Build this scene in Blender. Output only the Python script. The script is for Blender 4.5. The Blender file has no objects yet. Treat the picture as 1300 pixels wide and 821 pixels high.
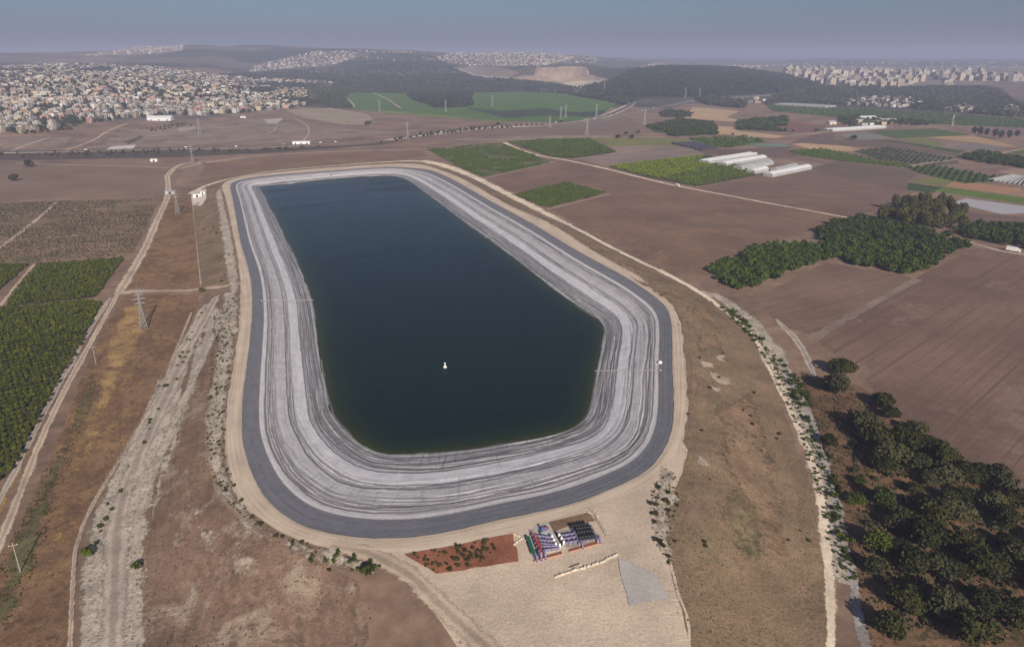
# Aerial view of a plastic-lined reservoir on a plain of fields, a hillside town and hills in haze
SKY_STRENGTH = .058
SUN_STRENGTH = 5.0
EXPOSURE = 0.20
HAZE_DENSITY = 1.85e-4
HAZE_COLOR = (.50, .55, .78)
import bpy, bmesh, math, random
import numpy as np
from mathutils import Vector, Matrix
from mathutils.geometry import tessellate_polygon

rnd = random.Random(11)
rs = np.random.RandomState(7)
SC = bpy.context.scene
COL = SC.collection
R = math.radians

# ------------------------------------------------------------------ camera model of the aerial view
FPX, CX, CY = 867.0, 650.0, 365.0
PITCH = math.atan(293.0 / FPX)
CP, SP = math.cos(PITCH), math.sin(PITCH)
CAMZ = 120.0
ZG = -8.0          # level of the plain; the reservoir crest is z = 0
ZW = -5.0          # water level

def ray(px, py):
    a = (np.asarray(px, float) - CX) / FPX
    b = (np.asarray(py, float) - CY) / FPX
    return np.stack([a, CP - SP * b, -SP - CP * b], -1)

def gp(px, py, z=ZG):
    d = ray(px, py)
    s = (CAMZ - z) / -d[..., 2]
    return np.stack([d[..., 0] * s, d[..., 1] * s], -1)

def to_px(x, y, z):
    z = z - CAMZ
    f = y * CP - z * SP
    u = y * SP + z * CP
    f = np.maximum(f, 1e-3)
    return CX + FPX * x / f, CY - FPX * u / f

# ------------------------------------------------------------------ small maths
def sstep(t):
    t = np.clip(t, 0, 1)
    return t * t * (3 - 2 * t)

def hash2(i, j, s=0):
    n = (i.astype(np.int64) * 374761393 + j.astype(np.int64) * 668265263 + s * 974634777) & 0x7fffffff
    n = ((n ^ (n >> 13)) * 1274126177) & 0x7fffffff
    return ((n ^ (n >> 16)) & 0xffff) / 65535.0

def vnoise(x, y, s=0):
    x = np.asarray(x, float); y = np.asarray(y, float)
    i = np.floor(x); j = np.floor(y)
    u = sstep(x - i); v = sstep(y - j)
    a = hash2(i, j, s); b = hash2(i + 1, j, s); c = hash2(i, j + 1, s); d = hash2(i + 1, j + 1, s)
    return (a * (1 - u) + b * u) * (1 - v) + (c * (1 - u) + d * u) * v

def fbm(x, y, s=0, o=4):
    t = 0; a = .5
    for k in range(o):
        t = t + a * vnoise(np.asarray(x) * 2**k + 17 * k, np.asarray(y) * 2**k, s + k); a *= .5
    return t / (1 - .5**o)

def inpoly(P, poly):
    x, y = P[..., 0], P[..., 1]
    c = np.zeros(x.shape, bool)
    n = len(poly)
    for k in range(n):
        x1, y1 = poly[k]; x2, y2 = poly[(k + 1) % n]
        if y1 == y2: continue
        c ^= ((y1 > y) != (y2 > y)) & (x < (x2 - x1) * (y - y1) / (y2 - y1) + x1)
    return c

def sdist(P, poly):
    """signed distance to a closed polygon, negative inside"""
    if P.ndim == 2 and len(P) < 3000:
        A = np.asarray(poly); B = np.roll(A, -1, 0); AB = B - A
        t = np.clip(((P[:, None] - A) * AB).sum(-1) / np.maximum((AB * AB).sum(-1), 1e-9), 0, 1)
        d = P[:, None] - (A + t[..., None] * AB)
        x, y = P[:, :1], P[:, 1:]
        with np.errstate(divide='ignore', invalid='ignore'):
            cr = ((A[:, 1] > y) != (B[:, 1] > y)) & (x < AB[:, 0] * (y - A[:, 1]) / AB[:, 1] + A[:, 0])
        return np.sqrt((d * d).sum(-1).min(1)) * np.where(cr.sum(1) % 2, -1, 1)
    best = np.full(P.shape[:-1], 1e18)
    n = len(poly)
    for k in range(n):
        a = np.array(poly[k]); b = np.array(poly[(k + 1) % n]); ab = b - a
        t = np.clip(((P - a) @ ab) / max(ab @ ab, 1e-9), 0, 1)
        d = P - (a + t[..., None] * ab)
        best = np.minimum(best, (d * d).sum(-1))
    return np.sqrt(best) * np.where(inpoly(P, poly), -1, 1)

def catmull(pts, n, closed=True):
    """n points equally spaced in parameter through pts (list of k-vectors)"""
    P = np.array(pts, float); m = len(P)
    t = np.linspace(0, m if closed else m - 1, n, endpoint=not closed)
    i = np.floor(t).astype(int)
    if not closed: i = np.minimum(i, m - 2)
    f = (t - i)[:, None]
    g = (lambda k: P[k % m]) if closed else (lambda k: P[np.clip(k, 0, m - 1)])
    a, b, c, d = g(i - 1), g(i), g(i + 1), g(i + 2)
    return .5 * (2 * b + (c - a) * f + (2 * a - 5 * b + 4 * c - d) * f**2 + (3 * b - a - 3 * c + d) * f**3)

# ------------------------------------------------------------------ reservoir outlines (picked on the crest plane and on the water plane)
# stations: crest outer edge, crest inner edge, water edge (pixels of the photograph)
ST = [
 ((282,236),(292,236),(329,238)), ((286,250),(295,252),(337,251)), ((290,266),(298,268),(345,267)), ((298,306),(304,305),(365,307)),
 ((305,350),(316,346),(382,344)), ((305.6,388),(319,385),(397,385)), ((303,420),(317,424),(403,430)),
 ((296,470),(311,470),(411,474)), ((289,516),(307,506),(416,496)), ((286,550),(305,546),(421,521)),
 ((289,591),(311,582),(436,543)), ((302,632),(328,624),(460,563)), ((325,655),(354,652),(474,570.5)), ((360,679),(388,672),(489,576)),
 ((428,699),(446,683),(515,576.3)), ((492,704),(499,686),(542,575.8)), ((560,699),(556,679.5),(574,573.3)),
 ((650,677),(640,659.5),(618,567.5)), ((735,654),(718,644),(656,560.8)), ((795,631),(778,621),(697,552)),
 ((842,602),(822,600),(722,545.5)), ((863,570),(846,570),(738,538)), ((870,538),(855,543),(747,525)), ((872,505),(857,507),(753,501)), ((869,460),(855,462),(759,465)),
 ((865,418),(854,418),(766,433)), ((860,401),(850,397),(767,418)), ((848,382),(839,382),(759,406)),
 ((812,352),(799,354),(741,394)), ((756,320.5),(740,322),(695,361)), ((700,285),(678,285),(640,318)),
 ((644,259.5),(627,257.5),(598,288)), ((588,228),(575,228),(563,262)), ((556,215),(546,216),(535,241)),
 ((530,208.5),(521,213.2),(511,225.5)), ((489,208.5),(487,212),(480,223.3)), ((418,213),(416,217),(415,228)),
 ((350,219),(350,222),(366,233.3)), ((312,224),(314,226.5),(342,235.5)), ((291,229),(299,230),(332,236)),
]
NL = 720
_o = np.array([gp(*s[0], 0.0) for s in ST]); _i = np.array([gp(*s[1], 0.0) for s in ST]); _w = np.array([gp(*s[2], ZW) for s in ST])
def _even(a, b, c, n):
    q = catmull(np.hstack([a, b, c]), n * 4)
    L = np.concatenate([[0], np.cumsum(np.linalg.norm(np.diff(np.vstack([q, q[:1]])[:, 2:4], axis=0), axis=1))])
    t = np.linspace(0, L[-1], n, endpoint=False)
    qq = np.vstack([q, q[:1]])
    return np.stack([np.interp(t, L, qq[:, k]) for k in range(6)], 1), t
LOOP, LOOPU = _even(_o, _i, _w, NL)
def csmooth(A, w):
    k = np.ones(2 * w + 1) / (2 * w + 1)
    out = np.empty_like(A)
    for j in range(A.shape[1]):
        e = np.concatenate([A[-w:, j], A[:, j], A[:w, j]])
        out[:, j] = np.convolve(e, k, 'valid')
    return out
LOOP = csmooth(LOOP, 4)
C_OUT, C_IN, C_WAT = LOOP[:, 0:2], LOOP[:, 2:4], LOOP[:, 4:6]
P_OUT = C_OUT[::5]; P_IN = C_IN[::5]; P_WAT = C_WAT[::5]
PAD = gp(*np.array([(440,694),(470,712),(505,730),(560,775),(620,840),(720,930),(860,930),(845,800),(838,731),(842,690),(862,640),(872,560),(840,590),(640,650),(520,680)]).T, 0.0)

# ------------------------------------------------------------------ terrain
def colz(px, lst):
    """(distance, picture row) -> height seen at that row"""
    out = []
    for D, y in lst:
        if y is None: out.append((D, ZG)); continue
        d = ray(px, y); out.append((D, CAMZ + d[2] / math.hypot(d[0], d[1]) * D))
    return out
TAB = {
 -350: [(1100,None),(2000,118),(3200,88),(4200,86),(5600,62),(8000,80),(16500,79)],
 0:   [(1150,None),(1900,122),(3200,89),(4200,83),(5600,67),(8000,82),(16500,80)],
 110: [(1300,None),(2000,118),(3400,84),(4300,79),(5800,66),(8000,75),(16500,75)],
 185: [(1450,None),(2200,111),(3400,85),(4300,78),(6500,60),(8500,72),(16500,79)],
 250: [(1550,None),(2300,110),(3000,99),(4200,78),(5600,57.5),(8000,75),(16500,75)],
 330: [(1700,None),(2400,113),(2900,107),(3300,98),(4300,84),(5200,64),(6200,57),(8000,75),(16500,75)],
 420: [(2000,None),(2700,112),(3400,99),(4300,82),(5300,64),(6000,60),(8000,75),(16500,75)],
 500: [(2400,None),(2800,111),(3500,92),(4800,72),(5600,62),(8000,75),(16500,75)],
 600: [(2500,None),(2900,110),(3400,98),(4300,84),(5600,68),(8000,77),(16500,79)],
 645: [(2550,None),(2900,110),(3200,99),(3500,87),(4300,80),(5600,68),(8000,75),(16500,79)],
 680: [(2550,None),(2850,112),(3000,106),(3150,91),(3500,84),(4300,78),(5700,68),(8000,75),(16500,79)],
 735: [(2550,None),(2850,111),(3100,106),(3250,91),(3600,84),(4300,80),(5900,71),(8000,75),(16500,79)],
 790: [(2100,None),(2600,104),(3100,91),(3500,86),(4300,88),(6500,76),(10000,76),(16500,76)],
 860: [(2000,None),(2500,107),(3200,88),(3700,83),(4300,87),(6500,83),(9000,77),(16500,75)],
 940: [(2150,None),(2600,108),(3200,92),(3700,86),(4400,88),(6500,83),(9000,77),(16500,75)],
 1020:[(2350,None),(2900,109),(3400,98),(3900,90),(4600,89),(6500,83),(9000,77),(16500,75)],
 1120:[(2500,None),(2900,113),(3300,103),(4000,90),(4600,91),(6500,83),(9000,77),(16500,75)],
 1220:[(2500,None),(2900,113),(3300,106),(4000,92),(4800,91),(6500,83),(9000,77),(16500,75)],
 1300:[(2500,None),(2900,113),(3300,107),(4000,93),(4800,91),(6500,83),(9000,77),(16500,75)],
 1650:[(2500,None),(2900,113),(3300,107),(4000,93),(4800,91),(6500,83),(9000,77),(16500,75)],
}
def az_of(px): return math.atan2((px - CX) / FPX, CP + SP * .338)
T_AZ = np.array([az_of(p) for p in TAB])
T_LD = np.linspace(math.log(900), math.log(17000), 220)
T_Z = []
for p, l in TAB.items():
    q = colz(p, l)
    z = np.interp(T_LD, [math.log(a) for a, _ in q], [b for _, b in q])
    for _ in range(2):
        zz = np.concatenate([[z[0]] * 2, z, [z[-1]] * 2]); z = np.convolve(zz, [.1, .2, .4, .2, .1], 'valid')
    T_Z.append(z)
T_Z = np.array(T_Z)
def far_h(x, y):
    D = np.hypot(x, y); az = np.arctan2(x, np.maximum(y, 1e-3)); az = np.where(y <= 0, np.sign(x) * 1.5, az)
    u = np.clip(np.interp(az, T_AZ, np.arange(len(T_AZ))), 0, len(T_AZ) - 1.0001)
    v = np.clip((np.log(np.maximum(D, 1)) - T_LD[0]) / (T_LD[1] - T_LD[0]), 0, len(T_LD) - 1.0001)
    i = u.astype(int); j = v.astype(int); fu = sstep(u - i); fv = v - j
    z = (T_Z[i, j] * (1 - fu) + T_Z[i + 1, j] * fu) * (1 - fv) + (T_Z[i, j + 1] * (1 - fu) + T_Z[i + 1, j + 1] * fu) * fv
    k = sstep((z - ZG) / 40)
    amp = k * np.interp(D, [0, 2500, 5500, 9000], [0, 14, 26, 40])
    z = z + amp * (fbm(x / 520, y / 520, 3) - .5) * 1.6
    return np.where(D < 1000, ZG, np.maximum(z, ZG))
def H(x, y):
    x = np.asarray(x, float); y = np.asarray(y, float)
    z = np.array(far_h(x, y), float)
    D = np.hypot(x, y)
    m = D < 960
    if m.any():
        P = np.stack([x[m], y[m]], -1)
        sc_ = sdist(P, P_OUT); d = np.minimum(sc_, sdist(P, PAD))
        w = 30 + 8 * sstep((P[:, 0] - 20) / 60)
        b = ZG * sstep(np.maximum(d, 0) / w)
        b = b + np.where((d > 2) & (d < w - 2), (vnoise(P[:, 0] / 14, P[:, 1] / 14, 5) - .5) * .3, 0)
        si = sdist(P, P_IN)
        b = np.where(si < 1.2, np.maximum(-.4 + .55 * np.minimum(si, 0), -13), b)
        z[m] = b
    return z
def h1(x, y): return float(H(np.array([x]), np.array([y]))[0])

def hit(px, py):
    """where the line of sight through a pixel meets the terrain: (N,3)"""
    px = np.atleast_1d(np.asarray(px, float)); py = np.atleast_1d(np.asarray(py, float))
    if len(px) > 300: return np.concatenate([hit(px[i:i + 300], py[i:i + 300]) for i in range(0, len(px), 300)])
    out = np.zeros((len(px), 3))
    near = py >= 172
    if near.any():
        z = np.full(near.sum(), ZG)
        for _ in range(14):
            p = gp(px[near], py[near], z); z = .5 * z + .5 * H(p[:, 0], p[:, 1])
        out[near] = np.column_stack([p, H(p[:, 0], p[:, 1])])
    if (~near).any():
        d = ray(px[~near], py[~near]); d = d / np.hypot(d[:, 0], d[:, 1])[:, None]
        ts = np.exp(np.linspace(math.log(900), math.log(16000), 900))
        z = CAMZ + d[:, 2:3] * ts[None]
        bl = z <= far_h((d[:, :1] * ts[None]).ravel(), (d[:, 1:2] * ts[None]).ravel()).reshape(z.shape) + .01
        k = np.where(bl.any(1), bl.argmax(1), len(ts) - 1)
        res = .5 * (ts[k] + ts[np.maximum(k - 1, 0)])
        # refine on the plain, where the answer is exact
        flat = np.abs(far_h(d[:, 0] * res, d[:, 1] * res) - ZG) < .05
        res = np.where(flat, (CAMZ - ZG) / np.maximum(-d[:, 2], 1e-4), res)
        x, y = d[:, 0] * res, d[:, 1] * res
        out[~near] = np.column_stack([x, y, far_h(x, y)])
    return out

# ------------------------------------------------------------------ object helpers
def tag(o, label=None, cat=None, group=None, kind=None):
    if label: o['label'] = label
    if cat: o['category'] = cat
    if group: o['group'] = group
    if kind: o['kind'] = kind
    return o
def link(name, me, mat=None, parent=None):
    o = bpy.data.objects.new(name, me); COL.objects.link(o)
    if mat is not None and me is not None:
        for m in (mat if isinstance(mat, (list, tuple)) else [mat]): me.materials.append(m)
    if parent is not None: o.parent = parent
    return o
def empty(name, loc, rz=0):
    o = bpy.data.objects.new(name, None); COL.objects.link(o)
    o.location = loc; o.rotation_euler = (0, 0, rz); o.empty_display_size = .5
    return o
def quads_mesh(name, V, nq=None, Q=None, mats=None, cols=None):
    """mesh from vertices and an (n,4) face array (default: consecutive fours)"""
    V = np.asarray(V, np.float32).reshape(-1, 3)
    if Q is None: Q = np.arange(len(V)).reshape(-1, 4)
    Q = np.asarray(Q, np.int32)
    me = bpy.data.meshes.new(name)
    me.vertices.add(len(V)); me.vertices.foreach_set('co', V.ravel())
    me.loops.add(Q.size); me.loops.foreach_set('vertex_index', Q.ravel())
    me.polygons.add(len(Q)); me.polygons.foreach_set('loop_start', np.arange(0, Q.size, Q.shape[1], dtype=np.int32))
    if mats is not None: me.polygons.foreach_set('material_index', np.asarray(mats, np.int32))
    me.update(calc_edges=True)
    if cols is not None:
        a = me.color_attributes.new('Col', 'FLOAT_COLOR', 'POINT')
        c = np.ones((len(V), 4), np.float32); c[:, :3] = cols
        a.data.foreach_set('color', c.ravel())
    return me
def grid_faces(nu, nv, closed):
    """faces of a nu x nv vertex lattice, index = i*nv + j"""
    i = np.arange(nu if closed else nu - 1); j = np.arange(nv - 1)
    I, J = np.meshgrid(i, j, indexing='ij'); I2 = (I + 1) % nu
    return np.stack([I * nv + J, I2 * nv + J, I2 * nv + J + 1, I * nv + J + 1], -1).reshape(-1, 4)
class MB:
    """collects boxes, tubes and other shapes into one mesh"""
    def __init__(s): s.v = []; s.f = []; s.m = []
    def add(s, v, f, m=0):
        b = len(s.v); s.v += [tuple(p) for p in v]; s.f += [tuple(i + b for i in q) for q in f]; s.m += [m] * len(f); return s
    def box(s, c, d, rz=0, m=0):
        x, y, z = (k / 2 for k in d); cs, sn = math.cos(rz), math.sin(rz)
        v = [(c[0] + a * x * cs - b * y * sn, c[1] + a * x * sn + b * y * cs, c[2] + e * z) for a in (-1, 1) for b in (-1, 1) for e in (-1, 1)]
        return s.add(v, [(0,1,3,2),(4,6,7,5),(0,4,5,1),(2,3,7,6),(0,2,6,4),(1,5,7,3)], m)
    def tube(s, pts, r, n=8, m=0, caps=True):
        pts = [Vector(p) for p in pts]; rr = r if isinstance(r, (list, tuple)) else [r] * len(pts)
        V = []; F = []
        for k, p in enumerate(pts):
            t = (pts[min(k + 1, len(pts) - 1)] - pts[max(k - 1, 0)]).normalized()
            a = t.cross(Vector((0, 0, 1)) if abs(t.z) < .95 else Vector((1, 0, 0))).normalized(); b = t.cross(a)
            V += [p + (a * math.cos(2 * math.pi * i / n) + b * math.sin(2 * math.pi * i / n)) * rr[k] for i in range(n)]
        for k in range(len(pts) - 1):
            F += [(k*n+i, k*n+(i+1) % n, (k+1)*n+(i+1) % n, (k+1)*n+i) for i in range(n)]
        if caps: F += [tuple(range(n))[::-1], tuple(range((len(pts)-1)*n, len(pts)*n))]
        return s.add(V, F, m)
    def lathe(s, c, prof, n=14, m=0):
        V = []; F = []
        for r, z in prof: V += [(c[0] + r * math.cos(2*math.pi*i/n), c[1] + r * math.sin(2*math.pi*i/n), c[2] + z) for i in range(n)]
        for k in range(len(prof) - 1): F += [(k*n+i, k*n+(i+1) % n, (k+1)*n+(i+1) % n, (k+1)*n+i) for i in range(n)]
        return s.add(V, F + [tuple(range((len(prof)-1)*n, len(prof)*n))], m)
    def mesh(s, name):
        me = bpy.data.meshes.new(name); me.from_pydata(s.v, [], s.f); me.polygons.foreach_set('material_index', s.m)
        bm = bmesh.new(); bm.from_mesh(me); bmesh.ops.recalc_face_normals(bm, faces=bm.faces); bm.to_mesh(me); bm.free()
        return me
    def build(s, name, mat, parent=None, loc=None, bevel=0):
        o = link(name, s.mesh(name), mat, parent)
        if loc is not None: o.location = loc
        if bevel:
            b = o.modifiers.new('bevel', 'BEVEL'); b.width = bevel; b.segments = 2; b.limit_method = 'ANGLE'
        return o

# ------------------------------------------------------------------ materials
class NT:
    def __init__(s, name):
        s.m = bpy.data.materials.new(name); s.m.use_nodes = True; s.t = s.m.node_tree; s.t.nodes.clear()
        s.out = s.t.nodes.new('ShaderNodeOutputMaterial'); s.b = s.t.nodes.new('ShaderNodeBsdfPrincipled')
        s.t.links.new(s.b.outputs[0], s.out.inputs[0]); s.b.inputs['Roughness'].default_value = .9
        s.b.inputs['Specular IOR Level'].default_value = .2
        g = s.t.nodes.new('ShaderNodeNewGeometry'); s.pos = g.outputs['Position']
    def n(s, kind, **kw):
        n = s.t.nodes.new('ShaderNode' + kind)
        for k, v in kw.items(): setattr(n, k, v)
        return n
    def put(s, inp, v):
        if hasattr(v, 'links') or isinstance(v, bpy.types.NodeSocket): s.t.links.new(v, inp)
        elif isinstance(v, (tuple, list)) and inp.type == 'RGBA': inp.default_value = tuple(v)[:3] + (1,)
        else: inp.default_value = v
    def map(s, v, scale=(1, 1, 1), rot=0, loc=(0, 0, 0)):
        n = s.n('Mapping'); s.put(n.inputs['Vector'], v)
        if rot:
            r = s.n('Mapping'); s.put(r.inputs['Vector'], v); r.inputs['Rotation'].default_value = (0, 0, -rot)
            s.put(n.inputs['Vector'], r.outputs[0])
        n.inputs['Scale'].default_value = scale; n.inputs['Location'].default_value = loc
        return n.outputs[0]
    def noise(s, v, scale, detail=4, rough=.55, dist=0):
        n = s.n('TexNoise'); s.put(n.inputs['Vector'], v); n.inputs['Scale'].default_value = scale
        n.inputs['Detail'].default_value = detail; n.inputs['Roughness'].default_value = rough; n.inputs['Distortion'].default_value = dist
        return n.outputs[0]
    def math(s, op, a, b=0.0, c=None):
        n = s.n('Math', operation=op); s.put(n.inputs[0], a); s.put(n.inputs[1], b)
        if c is not None: s.put(n.inputs[2], c)
        return n.outputs[0]
    def ramp(s, f, stops, mode='LINEAR'):
        n = s.n('ValToRGB'); s.put(n.inputs[0], f); e = n.color_ramp; e.interpolation = mode
        while len(e.elements) < len(stops): e.elements.new(.5)
        for q, (p, c) in zip(e.elements, stops):
            q.position = p; q.color = (c, c, c, 1) if isinstance(c, (int, float)) else tuple(c)[:3] + (1,)
        return n.outputs[0]
    def mix(s, f, a, b, mode='MIX'):
        n = s.n('Mix', data_type='RGBA', blend_type=mode); s.put(n.inputs[0], f); s.put(n.inputs[6], a); s.put(n.inputs[7], b)
        return n.outputs[2]
    def bump(s, h, strength=.3, dist=.1):
        n = s.n('Bump'); s.put(n.inputs['Height'], h); n.inputs['Strength'].default_value = strength; n.inputs['Distance'].default_value = dist
        s.put(s.b.inputs['Normal'], n.outputs[0])
    def col(s, c): s.put(s.b.inputs['Base Color'], c); return s.m
    def feather(s, sc=.9):
        """ragged, thinning border driven by the mesh attribute 'edge' (0 at the outline, 1 inside)"""
        e = s.n('Attribute', attribute_name='edge').outputs['Fac']
        n = s.math('ADD', s.math('MULTIPLY', s.noise(s.pos, sc, 5, .7), .6), s.math('MULTIPLY', s.noise(s.pos, sc * .22, 3, .6), .4))
        a = s.ramp(s.math('ADD', e, s.math('MULTIPLY', s.math('SUBTRACT', n, .5), 3.2)), [(.30, 0.0), (.72, 1.0)])
        tr = s.n('BsdfTransparent'); mx = s.n('MixShader'); s.put(mx.inputs[0], a)
        s.t.links.new(tr.outputs[0], mx.inputs[1]); s.t.links.new(s.b.outputs[0], mx.inputs[2]); s.t.links.new(mx.outputs[0], s.out.inputs[0])
def lerp3(a, b, t): return tuple(x + (y - x) * t for x, y in zip(a, b))
def scl(c, k): return tuple(x * k for x in c)

def soil(name, c, var=.35, big=60, ang=0, rows=0.0, rw=3.0, rl=60.0, alt=None, alt_amt=.5, fine=.5, bumpy=.3, lines=None, soft=0, ruts=0, tuft=0, tuftc=(.075, .068, .038), tsc=.55):
    """earth: large tonal patches, streaks along the working direction, fine grain; alt = second colour in patches"""
    t = NT(name); p = t.pos
    n1 = t.noise(p, 1 / big, 5, .6); n2 = t.noise(p, 1 / 4.5, 6, .65); n3 = t.noise(p, 1.1, 3, .6)
    s = t.noise(t.map(p, (1 / rl, 1 / rw, 1), ang), 1.0, 3, .6)
    f = t.math('MULTIPLY', n1, .9)
    f = t.math('ADD', f, t.math('MULTIPLY', n2, .35)); f = t.math('ADD', f, t.math('MULTIPLY', n3, .3 * fine))
    f = t.math('ADD', f, t.math('MULTIPLY', s, 1.1 * rows)); tot = .9 + .35 + .3 * fine + 1.1 * rows
    f = t.math('DIVIDE', f, tot)
    w = .105
    base = t.ramp(f, [(.5 - w, scl(c, 1 - var)), (.5, c), (.5 + w, scl(c, 1 + var))])
    if alt is not None:
        n4 = t.noise(t.map(p, (1, 1, 1), ang, (31, 7, 0)), 1.6 / big, 6, .7, .6)
        k = t.ramp(t.math('ADD', t.math('MULTIPLY', n4, .8), t.math('MULTIPLY', n2, .2)), [(.62 - .22 * alt_amt, 0.0), (.72 - .22 * alt_amt, 1.0)])
        base = t.mix(k, base, alt)
    if lines:       # narrow wheel tracks or drill lines along the working direction
        sp, dark = lines
        q = t.noise(t.map(p, (1 / 400, 1 / sp, 1), ang), 1.0, 2, .5)
        base = t.mix(t.ramp(q, [(.36, .9), (.40, 0.0)]), base, scl(c, dark))
        q = t.noise(t.map(p, (1 / 260, 1 / (sp * .45), 1), ang + .015), 1.0, 2, .5)
        base = t.mix(t.ramp(q, [(.36, .45), (.42, 0.0)]), base, scl(c, dark))
    g4 = t.noise(p, 1.7, 5, .72)
    base = t.mix(1.0, base, t.ramp(g4, [(.32, 1 - .26 * fine), (.5, 1.0), (.68, 1 + .26 * fine)]), 'MULTIPLY')
    if tuft:        # scattered tussocks and stones
        q = t.math('ADD', t.math('MULTIPLY', t.noise(p, tsc, 3, .6), .75), t.math('MULTIPLY', t.noise(p, tsc / 9, 3, .6), .25))
        base = t.mix(t.ramp(q, [(.575 - .06 * tuft, 0.0), (.64 - .06 * tuft, .8)]), base, tuftc)
        base = t.mix(t.ramp(q, [(.33, .55), (.40, 0.0)]), base, scl(c, 1.45))
    t.bump(t.math('ADD', n2, t.math('MULTIPLY', n3, .6)), bumpy, .35)
    if ruts:        # two wheel tracks either side of a rougher middle
        e = t.math('DIVIDE', t.n('Attribute', attribute_name='edge').outputs['Fac'], 1.6)
        e = t.math('ADD', e, t.math('MULTIPLY', t.math('SUBTRACT', t.noise(p, .35, 3), .5), .25))
        base = t.mix(1.0, base, t.ramp(e, [(.12, .86), (.42, 1.1), (.66, 1.12), (.84, .80), (1, .78)]), 'MULTIPLY')
    if soft: t.feather(soft)
    return t.col(base)

def leaf(name, c, var=.45, hue=(1.15, 1.0, .8), sc=.35):
    t = NT(name)
    oi = t.n('ObjectInfo'); n = t.noise(t.pos, sc, 3, .7); n2 = t.noise(t.pos, 1.7, 2, .6)
    f = t.math('ADD', t.math('MULTIPLY', n, .5), t.math('ADD', t.math('MULTIPLY', n2, .3), t.math('MULTIPLY', oi.outputs['Random'], .2)))
    b = t.ramp(f, [(.32, scl(c, 1 - var)), (.5, c), (.68, tuple(min(1, x * (1 + var) * h) for x, h in zip(c, hue)))])
    t.b.inputs['Roughness'].default_value = .85; t.b.inputs['Specular IOR Level'].default_value = .05
    return t.col(b)
def plain(name, c, rough=.7, var=.12, sc=1.2, spec=.3, metal=0):
    t = NT(name); n = t.noise(t.pos, sc, 5, .65)
    t.b.inputs['Roughness'].default_value = rough; t.b.inputs['Specular IOR Level'].default_value = spec; t.b.inputs['Metallic'].default_value = metal
    return t.col(t.ramp(n, [(.3, scl(c, 1 - var)), (.7, tuple(min(1, x * (1 + var)) for x in c))]))

# ------------------------------------------------------------------ draped sheets and ribbons
def jag(P, step, amt):
    """subdivide a closed outline to about step metres and roughen it"""
    out = []
    n = len(P)
    for k in range(n):
        a, b = P[k], P[(k + 1) % n]; m = max(1, int(np.linalg.norm(b - a) / step))
        for i in range(m): out.append(a + (b - a) * i / m)
    out = np.array(out)
    d = (np.stack([fbm(out[:, 0] / (step * 1.5), out[:, 1] / (step * 1.5), 21, 3), fbm(out[:, 0] / (step * 1.5), out[:, 1] / (step * 1.5), 43, 3)], -1) - .5) * 2 * amt
    return out + d
LAYER = [0]
def lift(co, h, z):
    """height of a sheet over the ground: a hair on the level plain, more where the ground is curved or far"""
    D = np.hypot(co[:, 0], co[:, 1])
    return np.where(D > 950, z * .45 + .05, np.where(np.abs(h - ZG) < .02, z * .08, .08 + z * .3))
def sheet_world(name, P, mat, z, L=None, step=4, amt=.6, label=None, kind='structure', soft=0):
    P0 = np.asarray(P, float)
    P = jag(np.asarray(P, float), step, amt)
    tri = tessellate_polygon([[Vector((a, b, 0)) for a, b in P]])
    bm = bmesh.new(); vs = [bm.verts.new((a, b, 0)) for a, b in P]
    for t in tri:
        try: bm.faces.new([vs[i] for i in t])
        except ValueError: pass
    zz = H(P[:, 0], P[:, 1]); curved = np.abs(zz - ZG).max() > .04
    if soft: L = L or max(1.5, soft * .7)
    if L or curved:
        L = L or max(4.0, np.hypot(P[:, 0], P[:, 1]).mean() * .012)
        for _ in range(9):
            es = [e for e in bm.edges if e.calc_length() > L]
            if not es or len(bm.verts) > 60000: break
            bmesh.ops.subdivide_edges(bm, edges=es, cuts=1)
            bmesh.ops.triangulate(bm, faces=[f for f in bm.faces if len(f.verts) > 3])
    co = np.array([v.co for v in bm.verts]); h = H(co[:, 0], co[:, 1])
    for v, q, k in zip(bm.verts, h, lift(co, h, z)): v.co.z = q + k
    bmesh.ops.recalc_face_normals(bm, faces=bm.faces)
    me = bpy.data.meshes.new(name); bm.to_mesh(me); bm.free()
    if len(me.polygons) and sum(p.normal.z for p in me.polygons) < 0: me.flip_normals()
    if soft:
        a = me.attributes.new('edge', 'FLOAT', 'POINT'); a.data.foreach_set('value', np.clip(-sdist(co[:, :2], P) / soft, 0, 1).astype(np.float32))
    o = link(name, me, mat); o['kind'] = kind
    return o
def sheet(name, px, mat, z=None, **kw):
    LAYER[0] += 1
    p = hit(*np.array(px, float).T)
    return sheet_world(name, p[:, :2], mat, (.06 + .004 * (LAYER[0] % 40)) if z is None else z, **kw)
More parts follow.
